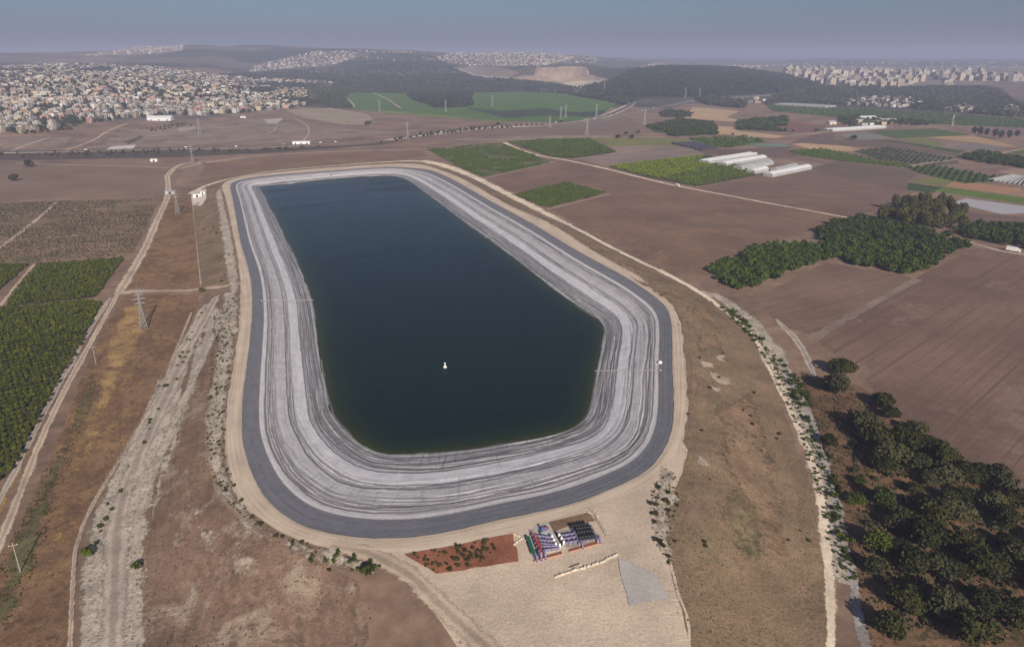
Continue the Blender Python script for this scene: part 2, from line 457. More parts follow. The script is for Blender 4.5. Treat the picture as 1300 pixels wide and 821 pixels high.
def ribbon(name, px, width, mat, z=.5, nw=5, step=3.0, amt=.25, world=None, wvar=.2, kind='structure'):
    """a track: centre line in pixels, width in metres (number or one per point)"""
    p = hit(*np.array(px, float).T)[:, :2] if world is None else np.asarray(world, float)
    w = np.full(len(p), width, float) if np.isscalar(width) else np.asarray(width, float)
    n = max(8, int(np.linalg.norm(np.diff(p, axis=0), axis=1).sum() / step))
    q = catmull(np.column_stack([p, w]), n, closed=False)
    t = np.gradient(q[:, :2], axis=0); t /= np.linalg.norm(t, axis=1)[:, None] + 1e-9
    nn = np.stack([-t[:, 1], t[:, 0]], -1)
    wl = q[:, 2] / 2 * (1 + wvar * 2 * (fbm(np.arange(n) * step / 9., np.zeros(n), 61, 3) - .5)) ; wr = q[:, 2] / 2 * (1 + wvar * 2 * (fbm(np.arange(n) * step / 9., np.zeros(n), 77, 3) - .5))
    f = np.linspace(-1, 1, nw)
    off = np.where(f[None, :] < 0, f[None, :] * wl[:, None], f[None, :] * wr[:, None])
    P = q[:, None, :2] + nn[:, None, :] * off[..., None]
    X, Y = P[..., 0].ravel(), P[..., 1].ravel()
    hh = H(X, Y); V = np.column_stack([X, Y, hh + lift(np.column_stack([X, Y]), hh, z)])
    me = quads_mesh(name, V, Q=grid_faces(n, nw, False))
    if me.polygons[0].normal.z < 0: me.flip_normals()
    a = me.attributes.new('edge', 'FLOAT', 'POINT'); a.data.foreach_set('value', np.tile((1 - np.abs(f)) * 1.6, n).astype(np.float32))
    o = link(name, me, mat); o['kind'] = kind
    return o
def ang_px(a, b):
    p = hit(*np.array([a, b], float).T); d = p[1] - p[0]
    return math.atan2(d[1], d[0])
def pick(poly_px, n, spacing=None, rng=rnd, world=None):
    """n random ground points inside a pixel polygon, uniform on the ground"""
    P = hit(*np.array(poly_px, float).T)[:, :2] if world is None else world
    lo, hi = P.min(0), P.max(0); out = []; tries = 0
    while len(out) < n and tries < n * 60:
        tries += 1
        q = np.array([rng.uniform(lo[0], hi[0]), rng.uniform(lo[1], hi[1])])
        if not inpoly(q[None], P)[0]: continue
        if spacing and any((q[0]-o[0])**2 + (q[1]-o[1])**2 < spacing**2 for o in out): continue
        out.append(q)
    return np.array(out).reshape(-1, 2)

# ------------------------------------------------------------------ foliage
def crown(n, lobes, shape, size, seed, flat=.25):
    """n leaf-clump quads spread through a crown of several lobes; shape = half extents, centre at z = shape[2] + lift"""
    g = np.random.RandomState(seed)
    L = []
    for k in range(lobes):
        v = g.normal(size=3); v /= np.linalg.norm(v); v[2] = abs(v[2]) * .9 - .25
        L.append((v * g.uniform(.35, .62), g.uniform(.38, .62)))
    L.append((np.zeros(3), .6))
    V = np.zeros((n, 4, 3))
    for k in range(n):
        c, r = L[g.randint(len(L))]
        d = g.normal(size=3); d /= np.linalg.norm(d)
        p = (c + d * r * g.uniform(.72, 1.05)) * shape
        nr = d * .8 + g.normal(size=3) * .55; nr[2] += .25; nr /= np.linalg.norm(nr)
        a = np.cross(nr, [.3, .5, .8]); a /= np.linalg.norm(a) + 1e-9; b = np.cross(nr, a)
        s = size * g.uniform(.6, 1.35); an = g.uniform(0, 6.28); ca, sa = math.cos(an), math.sin(an)
        a, b = a * ca + b * sa, b * ca - a * sa
        q = [(-.5, -.35), (.1, -.5), (.5, .3), (-.15, .5)]
        for i, (u, w) in enumerate(q): V[k, i] = p + (a * u + b * w) * s + nr * (g.uniform(-.12, .12) * s)
    return V.reshape(-1, 3)
def trunk_mesh(h, r, crown_r, seed):
    g = random.Random(seed); m = MB()
    bend = (g.uniform(-.1, .1) * h, g.uniform(-.1, .1) * h)
    top = (bend[0], bend[1], h)
    m.tube([(0, 0, -.2), (0, 0, .25), (bend[0] * .4, bend[1] * .4, h * .55), top], [r * 1.5, r * 1.05, r * .8, r * .55], 7)
    for k in range(5):
        a = k * 1.26 + g.uniform(-.4, .4); l = crown_r * g.uniform(.5, .8)
        b = (bend[0] * .6, bend[1] * .6, h * g.uniform(.6, .95))
        m.tube([b, (b[0] + math.cos(a) * l * .5, b[1] + math.sin(a) * l * .5, b[2] + l * .45), (b[0] + math.cos(a) * l, b[1] + math.sin(a) * l, b[2] + l * .75)], [r * .5, r * .35, r * .15], 5)
    return m
def scatter_mesh(temps, X, Y, Z, S, SZ=None, rng=rs):
    """joins copies of quad templates into one vertex array"""
    out = []
    SZ = S if SZ is None else SZ
    k = rng.randint(len(temps), size=len(X)); an = rng.uniform(0, 6.283, len(X))
    for t in range(len(temps)):
        m = k == t
        if not m.any(): continue
        T = temps[t]; c, s = np.cos(an[m])[:, None], np.sin(an[m])[:, None]
        vx = (T[None, :, 0] * c - T[None, :, 1] * s) * S[m][:, None] + X[m][:, None]
        vy = (T[None, :, 0] * s + T[None, :, 1] * c) * S[m][:, None] + Y[m][:, None]
        vz = T[None, :, 2] * SZ[m][:, None] + Z[m][:, None]
        out.append(np.stack([vx, vy, vz], -1).reshape(-1, 3))
    return np.concatenate(out)
# ------------------------------------------------------------------ world, sun, camera, air
SUN = Vector((.30, -.95, 0)).normalized() * math.cos(R(28)); SUN.z = math.sin(R(28))
w = bpy.data.worlds.new('World'); SC.world = w; w.use_nodes = True
bg = w.node_tree.nodes['Background']
sky = w.node_tree.nodes.new('ShaderNodeTexSky'); sky.sky_type = 'NISHITA'; sky.sun_disc = False
sky.sun_elevation = R(28); sky.sun_rotation = math.atan2(SUN.x, SUN.y)
sky.altitude = 200; sky.air_density = .75; sky.dust_density = 2.2; sky.ozone_density = 4.2
w.node_tree.links.new(sky.outputs[0], bg.inputs[0]); bg.inputs[1].default_value = SKY_STRENGTH
sl = bpy.data.lights.new('sun', 'SUN'); sl.energy = SUN_STRENGTH; sl.angle = R(.6); sl.color = (1, .91, .775)
so = bpy.data.objects.new('sun', sl); COL.objects.link(so); so.rotation_euler = (-SUN).to_track_quat('-Z', 'Y').to_euler()
cam = bpy.data.cameras.new('camera'); co = bpy.data.objects.new('camera', cam); COL.objects.link(co); SC.camera = co
cam.sensor_width = 36; cam.lens = FPX / 1300 * 36; cam.shift_y = -45.5 / 1300
co.location = (0, 0, CAMZ); co.rotation_euler = (math.pi / 2 - PITCH, 0, 0)
cam.clip_start = 1; cam.clip_end = 60000
vs = SC.view_settings; vs.view_transform = 'Standard'; vs.look = 'None'; vs.exposure = EXPOSURE; vs.gamma = 1; vs.use_curve_mapping = False
cy = SC.cycles; cy.max_bounces = 4; cy.diffuse_bounces = 2; cy.glossy_bounces = 2; cy.transmission_bounces = 2; cy.volume_bounces = 1; cy.transparent_max_bounces = 6
cy.use_denoising = True; cy.denoiser = 'OPENIMAGEDENOISE'
cy.use_adaptive_sampling = False
SC.render.use_persistent_data = False

m = bpy.data.materials.new('haze_air'); m.use_nodes = True; m.node_tree.nodes.clear()
o_ = m.node_tree.nodes.new('ShaderNodeOutputMaterial'); v_ = m.node_tree.nodes.new('ShaderNodeVolumePrincipled')
v_.inputs['Color'].default_value = HAZE_COLOR + (1,); v_.inputs['Density'].default_value = HAZE_DENSITY; v_.inputs['Anisotropy'].default_value = 0.0
m.node_tree.links.new(v_.outputs[0], o_.inputs['Volume'])
hz = MB().box((0, 0, 130), (36000, 36000, 290)).build('haze', m); hz['kind'] = 'stuff'

# ------------------------------------------------------------------ colours of the ground
SOIL = (.225, .148, .106)
M = {}
M['crest'] = soil('crest_gravel', (.56, .445, .345), .16, 22, fine=.8, bumpy=.4)
M['track'] = soil('track_dirt', (.50, .385, .295), .2, 20, fine=.8, bumpy=.3, soft=0.8, ruts=1)
M['trackp'] = soil('track_pale', (.74, .60, .46), .2, 14, fine=.9, bumpy=.3, soft=0.8)
M['trackg'] = soil('track_grey', (.42, .345, .29), .2, 18, fine=.9, bumpy=.4, soft=0.8, ruts=1)
M['pale'] = soil('pale_spoil', (.62, .54, .46), .2, 12, fine=.9)
M['gravel'] = soil('gravel_bank', (.44, .37, .305), .28, 9, fine=1.2, bumpy=.6, alt=(.27, .21, .16), alt_amt=.2, tuft=.55, tsc=.9, tuftc=(.16, .13, .095), soft=0.8)
M['bankgrass'] = soil('bank_dry_grass', (.225, .155, .098), .32, 20, fine=1.3, bumpy=.6, alt=(.185, .14, .085), alt_amt=.5, tuft=.5, tuftc=(.12, .092, .055), tsc=1.1)
M['bankscar'] = soil('bank_chalk_scar', (.42, .33, .26), .3, 6, fine=1.2, soft=0.8)
M['redgrass'] = soil('dry_red_grass', (.205, .120, .070), .34, 22, fine=1.2, bumpy=.5, alt=(.28, .172, .082), alt_amt=.5, tuft=.5, tuftc=(.10, .062, .04))
M['yelgrass'] = soil('straw_grass', (.36, .225, .10), .32, 14, fine=1.0, bumpy=.5, alt=(.19, .115, .065), alt_amt=.5, soft=0.5)
M['grngrass'] = soil('green_weeds', (.125, .112, .055), .4, 14, fine=1.1, bumpy=.5, alt=(.20, .14, .085), alt_amt=.5, soft=0.6)
M['darkgrass'] = soil('woodland_floor', (.170, .098, .056), .4, 14, fine=1.1, bumpy=.6, alt=(.105, .072, .042), alt_amt=.45, tuft=.9, tuftc=(.045, .042, .022))
M['red'] = soil('red_earth', (.265, .105, .062), .25, 8, fine=.9)
M['orchfloor'] = soil('orchard_floor', (.062, .060, .026), .35, 18, fine=.9)
M['riverbed'] = soil('stream_bed', (.34, .30, .285), .35, 6, fine=1.2, soft=0.9)
M['concrete'] = soil('concrete_slab', (.45, .43, .41), .12, 5, fine=.6, bumpy=.1)

# ------------------------------------------------------------------ terrain, one sheet to the horizon
az = np.concatenate([np.arange(-180, -66, 6.0), np.arange(-66, -48, .5), np.arange(-48, 48, .16), np.arange(48, 66, .5), np.arange(66, 180, 6.0)]) * math.pi / 180
r = [4.0]
while r[-1] < 16500: r.append(r[-1] + (12 if r[-1] < 90 else max(1.6, r[-1] * .0105)))
r = np.array(r)
A_, R_ = np.meshgrid(az, r, indexing='ij')
TX, TY = (np.sin(A_) * R_).ravel(), (np.cos(A_) * R_).ravel()
TZ = H(TX, TY)
# land cover, by region of the country: base colour at each point
FOREST = (.042, .050, .030); TOWN = (.15, .125, .105); HILL = (.10, .088, .062); ROCK = (.40, .29, .20); PLAIN = (.115, .095, .068)
c = np.tile(np.array(SOIL), (len(TX), 1))
D = np.hypot(TX, TY); PXX, PYY = to_px(TX, TY, TZ); PP = np.stack([PXX, PYY], -1)
n1 = fbm(TX / 300, TY / 300, 9)[:, None]; n2 = fbm(TX / 900, TY / 900, 19)[:, None]
front = TY > 0
def cover(mask, col): c[mask & front] = (np.asarray(col) * np.ones((len(c), 3)))[mask & front]
cover((D > 1900) & (PXX > 380), lerp3(FOREST, HILL, .35))
cover((D > 3600), np.array(FOREST) * (1 - sstep((n1 - .44) * 5)) + np.array((.15, .12, .088)) * sstep((n1 - .44) * 5))
cover((D > 2600) & (D < 6000) & (PXX > 380) & (PXX < 760) & (n1[:, 0] > .54), (.125, .105, .078))
cover((D > 5200), np.array(PLAIN) * (.45 + 1.1 * sstep((n1 - .3) * 2.2)))
cover((D > 1140) & (D < 3500) & inpoly(PP, [(-600, 168),(0, 168),(60,160),(150,154),(250,152),(330,141),(385,133),(440,112),(330,100),(180,84),(-600,84)]), TOWN)
cover((D > 5000) & (D < 8000) & inpoly(PP, [(90,70),(150,64),(180,58),(232,56),(232,66),(180,72),(100,78)]), (.30, .225, .18))
cover((D > 3500) & inpoly(PP, [(40,78),(130,72),(165,76),(120,82),(50,84)]), (.21, .17, .13))
cover(inpoly(PP, [(310,92),(330,80),(400,68),(460,66),(450,76),(420,84),(330,90)]) & (D > 3000), lerp3(HILL, TOWN, .5))
cover(inpoly(PP, [(372,98),(388,92),(415,94),(420,100),(392,103)]) & (D > 2300), (.16, .12, .09))
cover(inpoly(PP, [(545,76),(570,68),(700,66),(735,74),(700,84),(600,84)]) & (D > 3400), lerp3(HILL, TOWN, .7))
cover(inpoly(PP, [(575,86),(600,84),(640,86),(660,92),(648,99),(612,97),(590,92)]) & (D > 2600), (.27, .20, .155))
QUARRY_PX = [(592,96),(612,97),(650,99),(668,97),(680,94),(750,95),(770,100),(778,107),(762,112),(735,112),(700,104),(670,101),(640,101)]
cover(inpoly(PP, QUARRY_PX) & (D > 2600), np.array(ROCK) * (.75 + .5 * n1))
cover(inpoly(PP, [(812,86),(830,80),(960,80),(1000,86),(960,91),(880,88)]) & (D > 3000), lerp3(HILL, TOWN, .7))
cover(inpoly(PP, [(950,86),(1320,84),(1320,108),(1180,108),(1120,116),(1040,112),(1000,104),(960,94)]) & (D > 2500), np.array((.22, .175, .14)) * (.8 + .4 * n1))
cover(inpoly(PP, [(1240,104),(1320,99),(1320,128),(1290,128),(1270,112)]) & (D > 2200), (.17, .125, .10))
cover(inpoly(PP, [(1040,112),(1120,114),(1180,110),(1270,112),(1290,128),(1320,140),(1320,152),(1194,143),(1070,137),(1036,134)]) & (D > 1500), (.050, .052, .034))
cover(inpoly(PP, [(790,128),(900,124),(960,121),(1040,112),(1036,134),(975,134),(960,141),(870,138)]) & (D > 1600), (.085, .078, .055))
cover(inpoly(PP, [(960,130),(1320,150),(1320,180),(1000,180),(800,180),(790,150),(870,132)]) & (D > 1100), SOIL)
TV = np.column_stack([TX, TY, TZ])
me = quads_mesh('ground', TV, Q=grid_faces(len(az), len(r), True)[:, ::-1], cols=c)
t = NT('open_ground')
at = t.n('Attribute', attribute_name='Col'); n1_ = t.noise(t.pos, 1 / 70, 6, .62); n2_ = t.noise(t.pos, 1 / 5, 6, .65); n3_ = t.noise(t.map(t.pos, (1 / 90, 1 / 6, 1), .35), 1, 3)
f_ = t.math('ADD', t.math('ADD', t.math('MULTIPLY', n1_, .5), t.math('MULTIPLY', n2_, .3)), t.math('MULTIPLY', n3_, .2))
k_ = t.ramp(f_, [(.38, .62), (.5, 1.0), (.62, 1.5)])
t.bump(n2_, .3, .4)
gm = t.col(t.mix(1.0, at.outputs[0], k_, 'MULTIPLY'))
g = link('ground', me, gm); g['kind'] = 'structure'
me.polygons.foreach_set('use_smooth', np.ones(len(me.polygons), bool))

# ------------------------------------------------------------------ reservoir: lining, water, crest road
TV_ = np.concatenate([np.linspace(0, .2, 12, endpoint=False), np.linspace(.2, 1.0, 92), [1.05, 1.12]])
nv = len(TV_)
U = LOOPU[:, None] * np.ones((1, nv)); T = TV_[None, :] * np.ones((NL, 1))
PX_ = C_IN[:, None, 0] * (1 - T) + C_WAT[:, None, 0] * T; PY_ = C_IN[:, None, 1] * (1 - T) + C_WAT[:, None, 1] * T
wob = (fbm(U / 38, T * 3, 31, 3) - .5) * .10
TT = T + wob * sstep((T - .2) / .15)
rid = np.abs(vnoise(U / 55, TT * 46, 71) - .5) * 2            # folds that run along the bank
zone = sstep((T - .25) / .04) * (1 - sstep((T - .40) / .04)) + sstep((T - .50) / .02) * (1 - sstep((T - .60) / .03)) + 1.0 * sstep((T - .74) / .03) * (1 - sstep((T - 1.0) / .03))
ZL = ZW * T + zone * (.5 - rid) * .6 + (fbm(U / 6, T * 18, 37, 3) - .5) * .22 * sstep((T - .2) / .1)
ZL = np.where(T > 1.0, ZW * T - .15, ZL); ZL[:, 0] = .02
V = np.stack([PX_, PY_, ZL], -1).reshape(-1, 3)
me = quads_mesh('reservoir_lining', V, Q=grid_faces(NL, nv, True))
if me.polygons[5].normal.z < 0: me.flip_normals()
me.polygons.foreach_set('use_smooth', np.ones(len(me.polygons), bool))
ua = me.attributes.new('along', 'FLOAT', 'POINT'); ua.data.foreach_set('value', U.astype(np.float32).ravel())
ta = me.attributes.new('down', 'FLOAT', 'POINT'); ta.data.foreach_set('value', T.astype(np.float32).ravel())
t = NT('plastic_lining')
u = t.n('Attribute', attribute_name='along').outputs['Fac']; d = t.n('Attribute', attribute_name='down').outputs['Fac']
def uv(su, sd):
    c_ = t.n('CombineXYZ'); t.put(c_.inputs[0], t.math('MULTIPLY', u, su)); t.put(c_.inputs[1], t.math('MULTIPLY', d, sd)); return c_.outputs[0]
ww = t.math('MULTIPLY', t.math('SUBTRACT', t.noise(uv(1 / 30, 2.2), 1.0, 4, .6), .5), .05)
w2 = t.math('MULTIPLY', t.math('SUBTRACT', t.noise(uv(1 / 5, 12), 1.0, 3, .6), .5), .022)
dd = t.math('ADD', d, t.math('MULTIPLY', t.math('ADD', ww, w2), t.ramp(d, [(.19, .12), (.3, 1.0)])))
DK, LT = (.100, .098, .108), (.36, .345, .345)
LINE = (.115, .105, .115)
base = t.ramp(dd, [(0, (.170, .167, .185)), (.190, (.180, .176, .192)), (.200, (.60, .565, .56)), (.238, (.58, .545, .55)), (.25, (.42, .395, .405)), (.36, (.44, .415, .42)), (.38, (.50, .475, .48)),
                  (.50, (.49, .47, .48)), (.52, (.40, .38, .40)), (.585, (.50, .48, .50)), (.61, (.60, .575, .60)), (.725, (.595, .575, .60)), (.745, (.40, .385, .40)), (.88, (.30, .29, .30)), (.955, (.22, .215, .22)), (.968, (.42, .41, .40)), (.98, (.30, .29, .28)), (1.0, (.10, .10, .09))])
L1 = t.noise(uv(1 / 75, 30), 1.0, 4, .62, .4)
L2 = t.noise(uv(1 / 40, 70), 1.0, 3, .6, .3)
zn = t.ramp(dd, [(.235, 0.0), (.25, 1.0), (.36, .9), (.385, .22), (.50, .25), (.515, 1.0), (.58, .9), (.60, .10), (.73, .10), (.75, .9), (1.0, 1.0)])
k1 = t.math('MULTIPLY', t.ramp(L1, [(.40, 1.0), (.455, 0.0)]), zn)
k2 = t.math('MULTIPLY', t.ramp(L2, [(.38, .8), (.45, 0.0)]), zn)
base = t.mix(t.math('MULTIPLY', k1, .62), base, LINE); base = t.mix(t.math('MULTIPLY', k2, .7), base, (.12, .11, .12))
k3 = t.math('MULTIPLY', t.ramp(L1, [(.54, 0.0), (.60, .7)]), zn)
base = t.mix(t.math('MULTIPLY', k3, .8), base, (.60, .57, .59))
# the long folds that follow the whole bank, each wandering a little
for i_, (t0, wd, am) in enumerate([(.258, .011, 1), (.288, .006, .8), (.312, .010, 1), (.345, .006, .8), (.375, .005, .6), (.518, .011, 1), (.548, .005, .8), (.572, .007, .8), (.738, .010, 1), (.762, .006, .8), (.788, .010, 1), (.815, .006, .8), (.84, .011, .9), (.872, .006, .8), (.905, .010, .9), (.94, .007, .8)]):
    c_ = t.n('CombineXYZ'); t.put(c_.inputs[0], t.math('MULTIPLY', u, 1 / 28)); c_.inputs[1].default_value = i_ * 7.3
    nz = t.noise(c_.outputs[0], 1.0, 4, .6)
    ds = t.math('ABSOLUTE', t.math('SUBTRACT', t.math('ADD', dd, t.math('MULTIPLY', t.math('SUBTRACT', nz, .5), .055)), t0))
    ln = t.ramp(t.math('DIVIDE', ds, wd * 2), [(.28, am), (.5, 0.0)])
    gp_ = t.ramp(nz, [(.30, .25), (.42, 1.0)])
    base = t.mix(t.math('MULTIPLY', t.math('MULTIPLY', ln, gp_), .78), base, LINE)
dust = t.noise(uv(1 / 9, 14), 1.0, 6, .7); fine = t.noise(t.pos, .9, 5, .7)
base = t.mix(1.0, base, t.ramp(t.math('ADD', t.math('MULTIPLY', dust, .55), t.math('MULTIPLY', fine, .45)), [(.34, .74), (.5, 1.0), (.66, 1.2)]), 'MULTIPLY')
# welded seams every seven metres and cross wrinkles
sm = t.math('FRACT', t.math('DIVIDE', t.math('ADD', u, t.math('MULTIPLY', t.noise(uv(.02, 3), 1.0, 2), 3.0)), 6.9))
seam = t.math('MULTIPLY', t.ramp(sm, [(0, 1.0), (.045, 0.0), (.955, 0.0), (1, 1.0)]), t.ramp(t.noise(uv(1 / 4, 9), 1.0, 3), [(.4, 0.0), (.6, .55)]))
base = t.mix(t.math('MULTIPLY', seam, t.ramp(d, [(.18, .55), (.25, .45), (1, .35)])), base, t.ramp(d, [(.18, (.27, .27, .29)), (.22, (.30, .285, .295))]))
cw = t.noise(uv(1 / 1.6, 3.5), 1.0, 3, .6, .5)
base = t.mix(t.math('MULTIPLY', t.ramp(cw, [(.36, .6), (.44, 0.0)]), t.ramp(dd, [(.26, 0.0), (.3, .5), (.74, .2), (.8, 1.0)])), base, (.10, .098, .10))
t.b.inputs['Roughness'].default_value = .62; t.b.inputs['Specular IOR Level'].default_value = .3
t.bump(t.math('ADD', t.math('MULTIPLY', L1, 1.2), t.math('ADD', t.math('MULTIPLY', fine, .35), t.math('MULTIPLY', cw, .3))), .45, .5)
lin = link('reservoir_lining', me, t.col(base)); lin['kind'] = 'structure'

# water: rings from the shore to the middle
ctr = np.array([gp(420, 250, ZW), gp(600, 470, ZW)])
def toward(P, s):
    a, b = ctr; ab = b - a; k = np.clip(((P - a) @ ab) / (ab @ ab), 0, 1); q = a + k[:, None] * ab
    return P + (q - P) * s[:, None], np.linalg.norm(q - P, axis=1)
dist0 = toward(C_WAT, np.zeros(NL))[1]
rings = []; sh = []
for dep in (-.9, 1.5, 4, 8, 14, 22):
    rings.append(toward(C_WAT, np.minimum(dep / dist0, .9))[0]); sh.append(dep)
W_ = np.stack(rings, 1); nr_ = len(rings); V = np.concatenate([W_, np.full(W_.shape[:2] + (1,), ZW)], -1).reshape(-1, 3)
F_ = [tuple(int(x) for x in q) for q in grid_faces(NL, nr_, True)]; core = list(range(nr_ - 1, NL * nr_, nr_))
F_ += [tuple(core[i] for i in q) for q in tessellate_polygon([[Vector(V[i]) for i in core]])]
me = bpy.data.meshes.new('water'); me.from_pydata(V.tolist(), [], F_); bm = bmesh.new(); bm.from_mesh(me); bmesh.ops.recalc_face_normals(bm, faces=bm.faces); bm.to_mesh(me); bm.free()
if me.polygons[3].normal.z < 0: me.flip_normals()
a = me.attributes.new('shore', 'FLOAT', 'POINT'); a.data.foreach_set('value', np.tile(np.array(sh, np.float32), NL))
t = NT('deep_water')
s_ = t.n('Attribute', attribute_name='shore').outputs['Fac']
wn = t.noise(t.pos, 1 / 25, 3)
bc = t.ramp(t.math('DIVIDE', t.math('ADD', s_, t.math('MULTIPLY', t.math('SUBTRACT', wn, .5), 2.0)), 30.0), [(.02, (.034, .042, .014)), (.12, (.014, .027, .014)), (.4, (.0045, .0170, .0150)), (1, (.0036, .0160, .0180))])
wd_ = t.noise(t.map(t.pos, (1 / 160, 1 / 22, 1), .5), 1.0, 4, .6)
t.put(t.b.inputs['Roughness'], t.ramp(wd_, [(.38, .10), (.62, .30)])); t.b.inputs['IOR'].default_value = 1.33; t.b.inputs['Specular IOR Level'].default_value = .16
rp = t.math('ADD', t.noise(t.map(t.pos, (.55, 1.1, 1), .5), 1.0, 4, .6), t.math('MULTIPLY', t.noise(t.pos, 3.1, 2), .3))
t.bump(rp, .35, .12)
wa = link('water', me, t.col(bc)); wa['kind'] = 'structure'

# crest road ring
f_ = np.linspace(-.04, 1.05, 7)
Pc = C_IN[:, None] * (1 - f_[None, :, None]) + C_OUT[:, None] * f_[None, :, None]
jit = (fbm(LOOPU / 4, LOOPU * 0, 83, 3) - .5) * 1.6
Pc[:, -1] += (C_OUT - C_IN) / np.linalg.norm(C_OUT - C_IN, axis=1)[:, None] * jit[:, None]
Pc[:, 0] = C_IN - (C_OUT - C_IN) / np.linalg.norm(C_OUT - C_IN, axis=1)[:, None] * (.25 + .5 * fbm(LOOPU / 3, LOOPU * 0, 93, 3))[:, None]
X, Y = Pc[..., 0].ravel(), Pc[..., 1].ravel()
zz = np.where(np.tile(f_, NL) < .9, 0.0, np.maximum(H(X, Y), -.6)) + .08 + .02 * np.tile(np.array([0, 1, 3, 1, 3, 1, 0]), NL)
me = quads_mesh('crest_road', np.column_stack([X, Y, zz]), Q=grid_faces(NL, 7, True))
if me.polygons[3].normal.z < 0: me.flip_normals()
a = me.attributes.new('across', 'FLOAT', 'POINT'); a.data.foreach_set('value', np.tile(f_.astype(np.float32), NL))
a = me.attributes.new('along', 'FLOAT', 'POINT'); a.data.foreach_set('value', np.repeat(LOOPU.astype(np.float32), 7))
t = NT('crest_road_gravel'); c_ = t.n('CombineXYZ'); t.put(c_.inputs[0], t.math('MULTIPLY', t.n('Attribute', attribute_name='across').outputs['Fac'], 5.0)); t.put(c_.inputs[1], t.math('MULTIPLY', t.n('Attribute', attribute_name='along').outputs['Fac'], 1 / 55))
s1 = t.noise(c_.outputs[0], 1.0, 4, .6, .2); s2 = t.noise(t.pos, 1 / 12, 5, .65); s3 = t.noise(t.pos, 1.3, 4, .65)
f3 = t.math('ADD', t.math('MULTIPLY', s1, .5), t.math('ADD', t.math('MULTIPLY', s2, .3), t.math('MULTIPLY', s3, .2)))
ec = t.ramp(t.n('Attribute', attribute_name='across').outputs['Fac'], [(.0, .84), (.18, 1.0), (.85, 1.0), (1.0, .86)])
t.bump(s3, .3, .2); cm = t.col(t.mix(1.0, t.ramp(f3, [(.38, (.40, .315, .245)), (.5, (.55, .438, .338)), (.62, (.66, .54, .43))]), ec, 'MULTIPLY'))
o = link('crest_road', me, cm); o['kind'] = 'structure'

# ------------------------------------------------------------------ embankment and its surroundings
S = sheet
S('pump_yard', [(430,700),(500,694),(560,693),(650,668),(735,646),(800,622),(845,590),(866,560),(875,570),(862,610),(838,655),(845,700),(858,731),(880,800),(880,860),(600,860),(560,790),(520,738),(480,716)], M['crest'], z=.05, amt=1.2)
S('outer_bank', [(866,560),(872,500),(868,450),(862,400),(845,380),(812,351),(756,319),(700,283),(644,257),(600,232),(556,213),(530,207),(540,203),(560,209),(600,229),(650,253),(700,280),(760,310),(820,341),(880,370),(920,392),(950,420),(972,465),(992,510),(1010,560),(1030,620),(1042,680),(1048,735),(1052,840),(885,840),(850,720),(838,660),(858,610)], M['bankgrass'], z=.03, amt=1.0)
S('gravel_bank', [(282,238),(287,262),(297,306),(305,350),(303,420),(296,470),(288,516),(286,560),(290,592),(302,630),(323,654),(358,680),(428,700),(470,714),(505,731),(470,732),(430,722),(390,705),(340,685),(305,660),(275,630),(262,590),(258,540),(264,490),(276,440),(290,395),(290,372),(283,330),(277,280),(272,245)], M['gravel'], z=.55, amt=1.6, soft=2.5)
S('gravel_bank', [(283,372),(302,370),(298,440),(287,520),(268,520),(272,450)], M['gravel'], z=.55, amt=1.2, soft=2.5)
S('outer_bank', [(244,252),(276,240),(284,270),(294,310),(302,352),(285,363),(258,366),(252,330),(247,290)], M['bankgrass'], z=.25, amt=1.0)
S('far_bank', [(270,232),(300,223),(350,217),(418,210.5),(489,206),(530,206.5),(540,203),(489,201.5),(418,206),(350,212),(300,218),(262,228)], M['bankgrass'], z=.06, amt=.8)
S('dry_slope', [(258,372),(280,374),(288,395),(278,440),(266,490),(258,540),(262,590),(276,632),(306,664),(342,690),(392,710),(432,728),(460,740),(470,840),(150,840),(170,735),(183,650),(205,580),(224,510),(242,440)], soil('brown_slope', (.200, .128, .092), .34, 22, ang=ang_px((230,700),(260,560)), rows=.6, rw=2.5, rl=22, fine=1.1, bumpy=.5, alt=(.32, .25, .19), alt_amt=.4, tuft=.35, tuftc=(.12, .085, .06)), z=.1, amt=1.5)
for q in ([(230,608),(246,618),(256,650),(282,690),(300,720),(280,726),(250,694),(232,648)], [(268,692),(300,690),(330,712),(336,735),(290,735)], [(340,715),(372,712),(400,728),(380,740)]):
    S('chalk_scar', q, M['bankscar'], z=.6, amt=2.0, soft=5)
# left of the reservoir
S('dry_field', [(214,247),(244,253),(249,300),(254,362),(203,368),(160,364),(176,334),(196,290)], M['redgrass'], amt=.8)
S('dry_field', [(160,372),(252,372),(246,400),(222,450),(196,510),(165,565),(120,640),(98,690),(90,735),(82,840),(-40,840),(-20,740),(20,680),(60,590),(100,490),(130,420)], M['redgrass'], amt=1.0)
S('straw_strip', [(152,390),(185,384),(190,420),(160,470),(140,520),(125,570),(98,625),(85,680),(60,735),(35,760),(62,660),(90,590),(112,520),(128,450)], M['yelgrass'], z=.7, amt=2.5, soft=5)
S('weedy_strip', [(118,470),(124,500),(100,560),(78,620),(60,680),(40,735),(10,800),(-30,800),(6,700),(40,630),(70,570),(100,500)], M['grngrass'], z=.75, amt=2.5, soft=5)
S('scrub_field', [(-20,258),(70,255),(203,252),(186,290),(168,322),(110,330),(48,333),(-20,335)], soil('scrubby_plot', (.215, .145, .094), .35, 24, ang=ang_px((20,310),(170,300)), rows=.7, rw=2.2, rl=26, alt=(.135, .115, .060), alt_amt=.5), amt=.8)
S('plough_field', [(-40,208),(60,207),(160,206),(236,210),(214,247),(70,252),(-40,256)], soil('brown_plot', (.215, .145, .102), .2, 70, ang=ang_px((20,240),(190,235)), rows=.5), amt=.8)
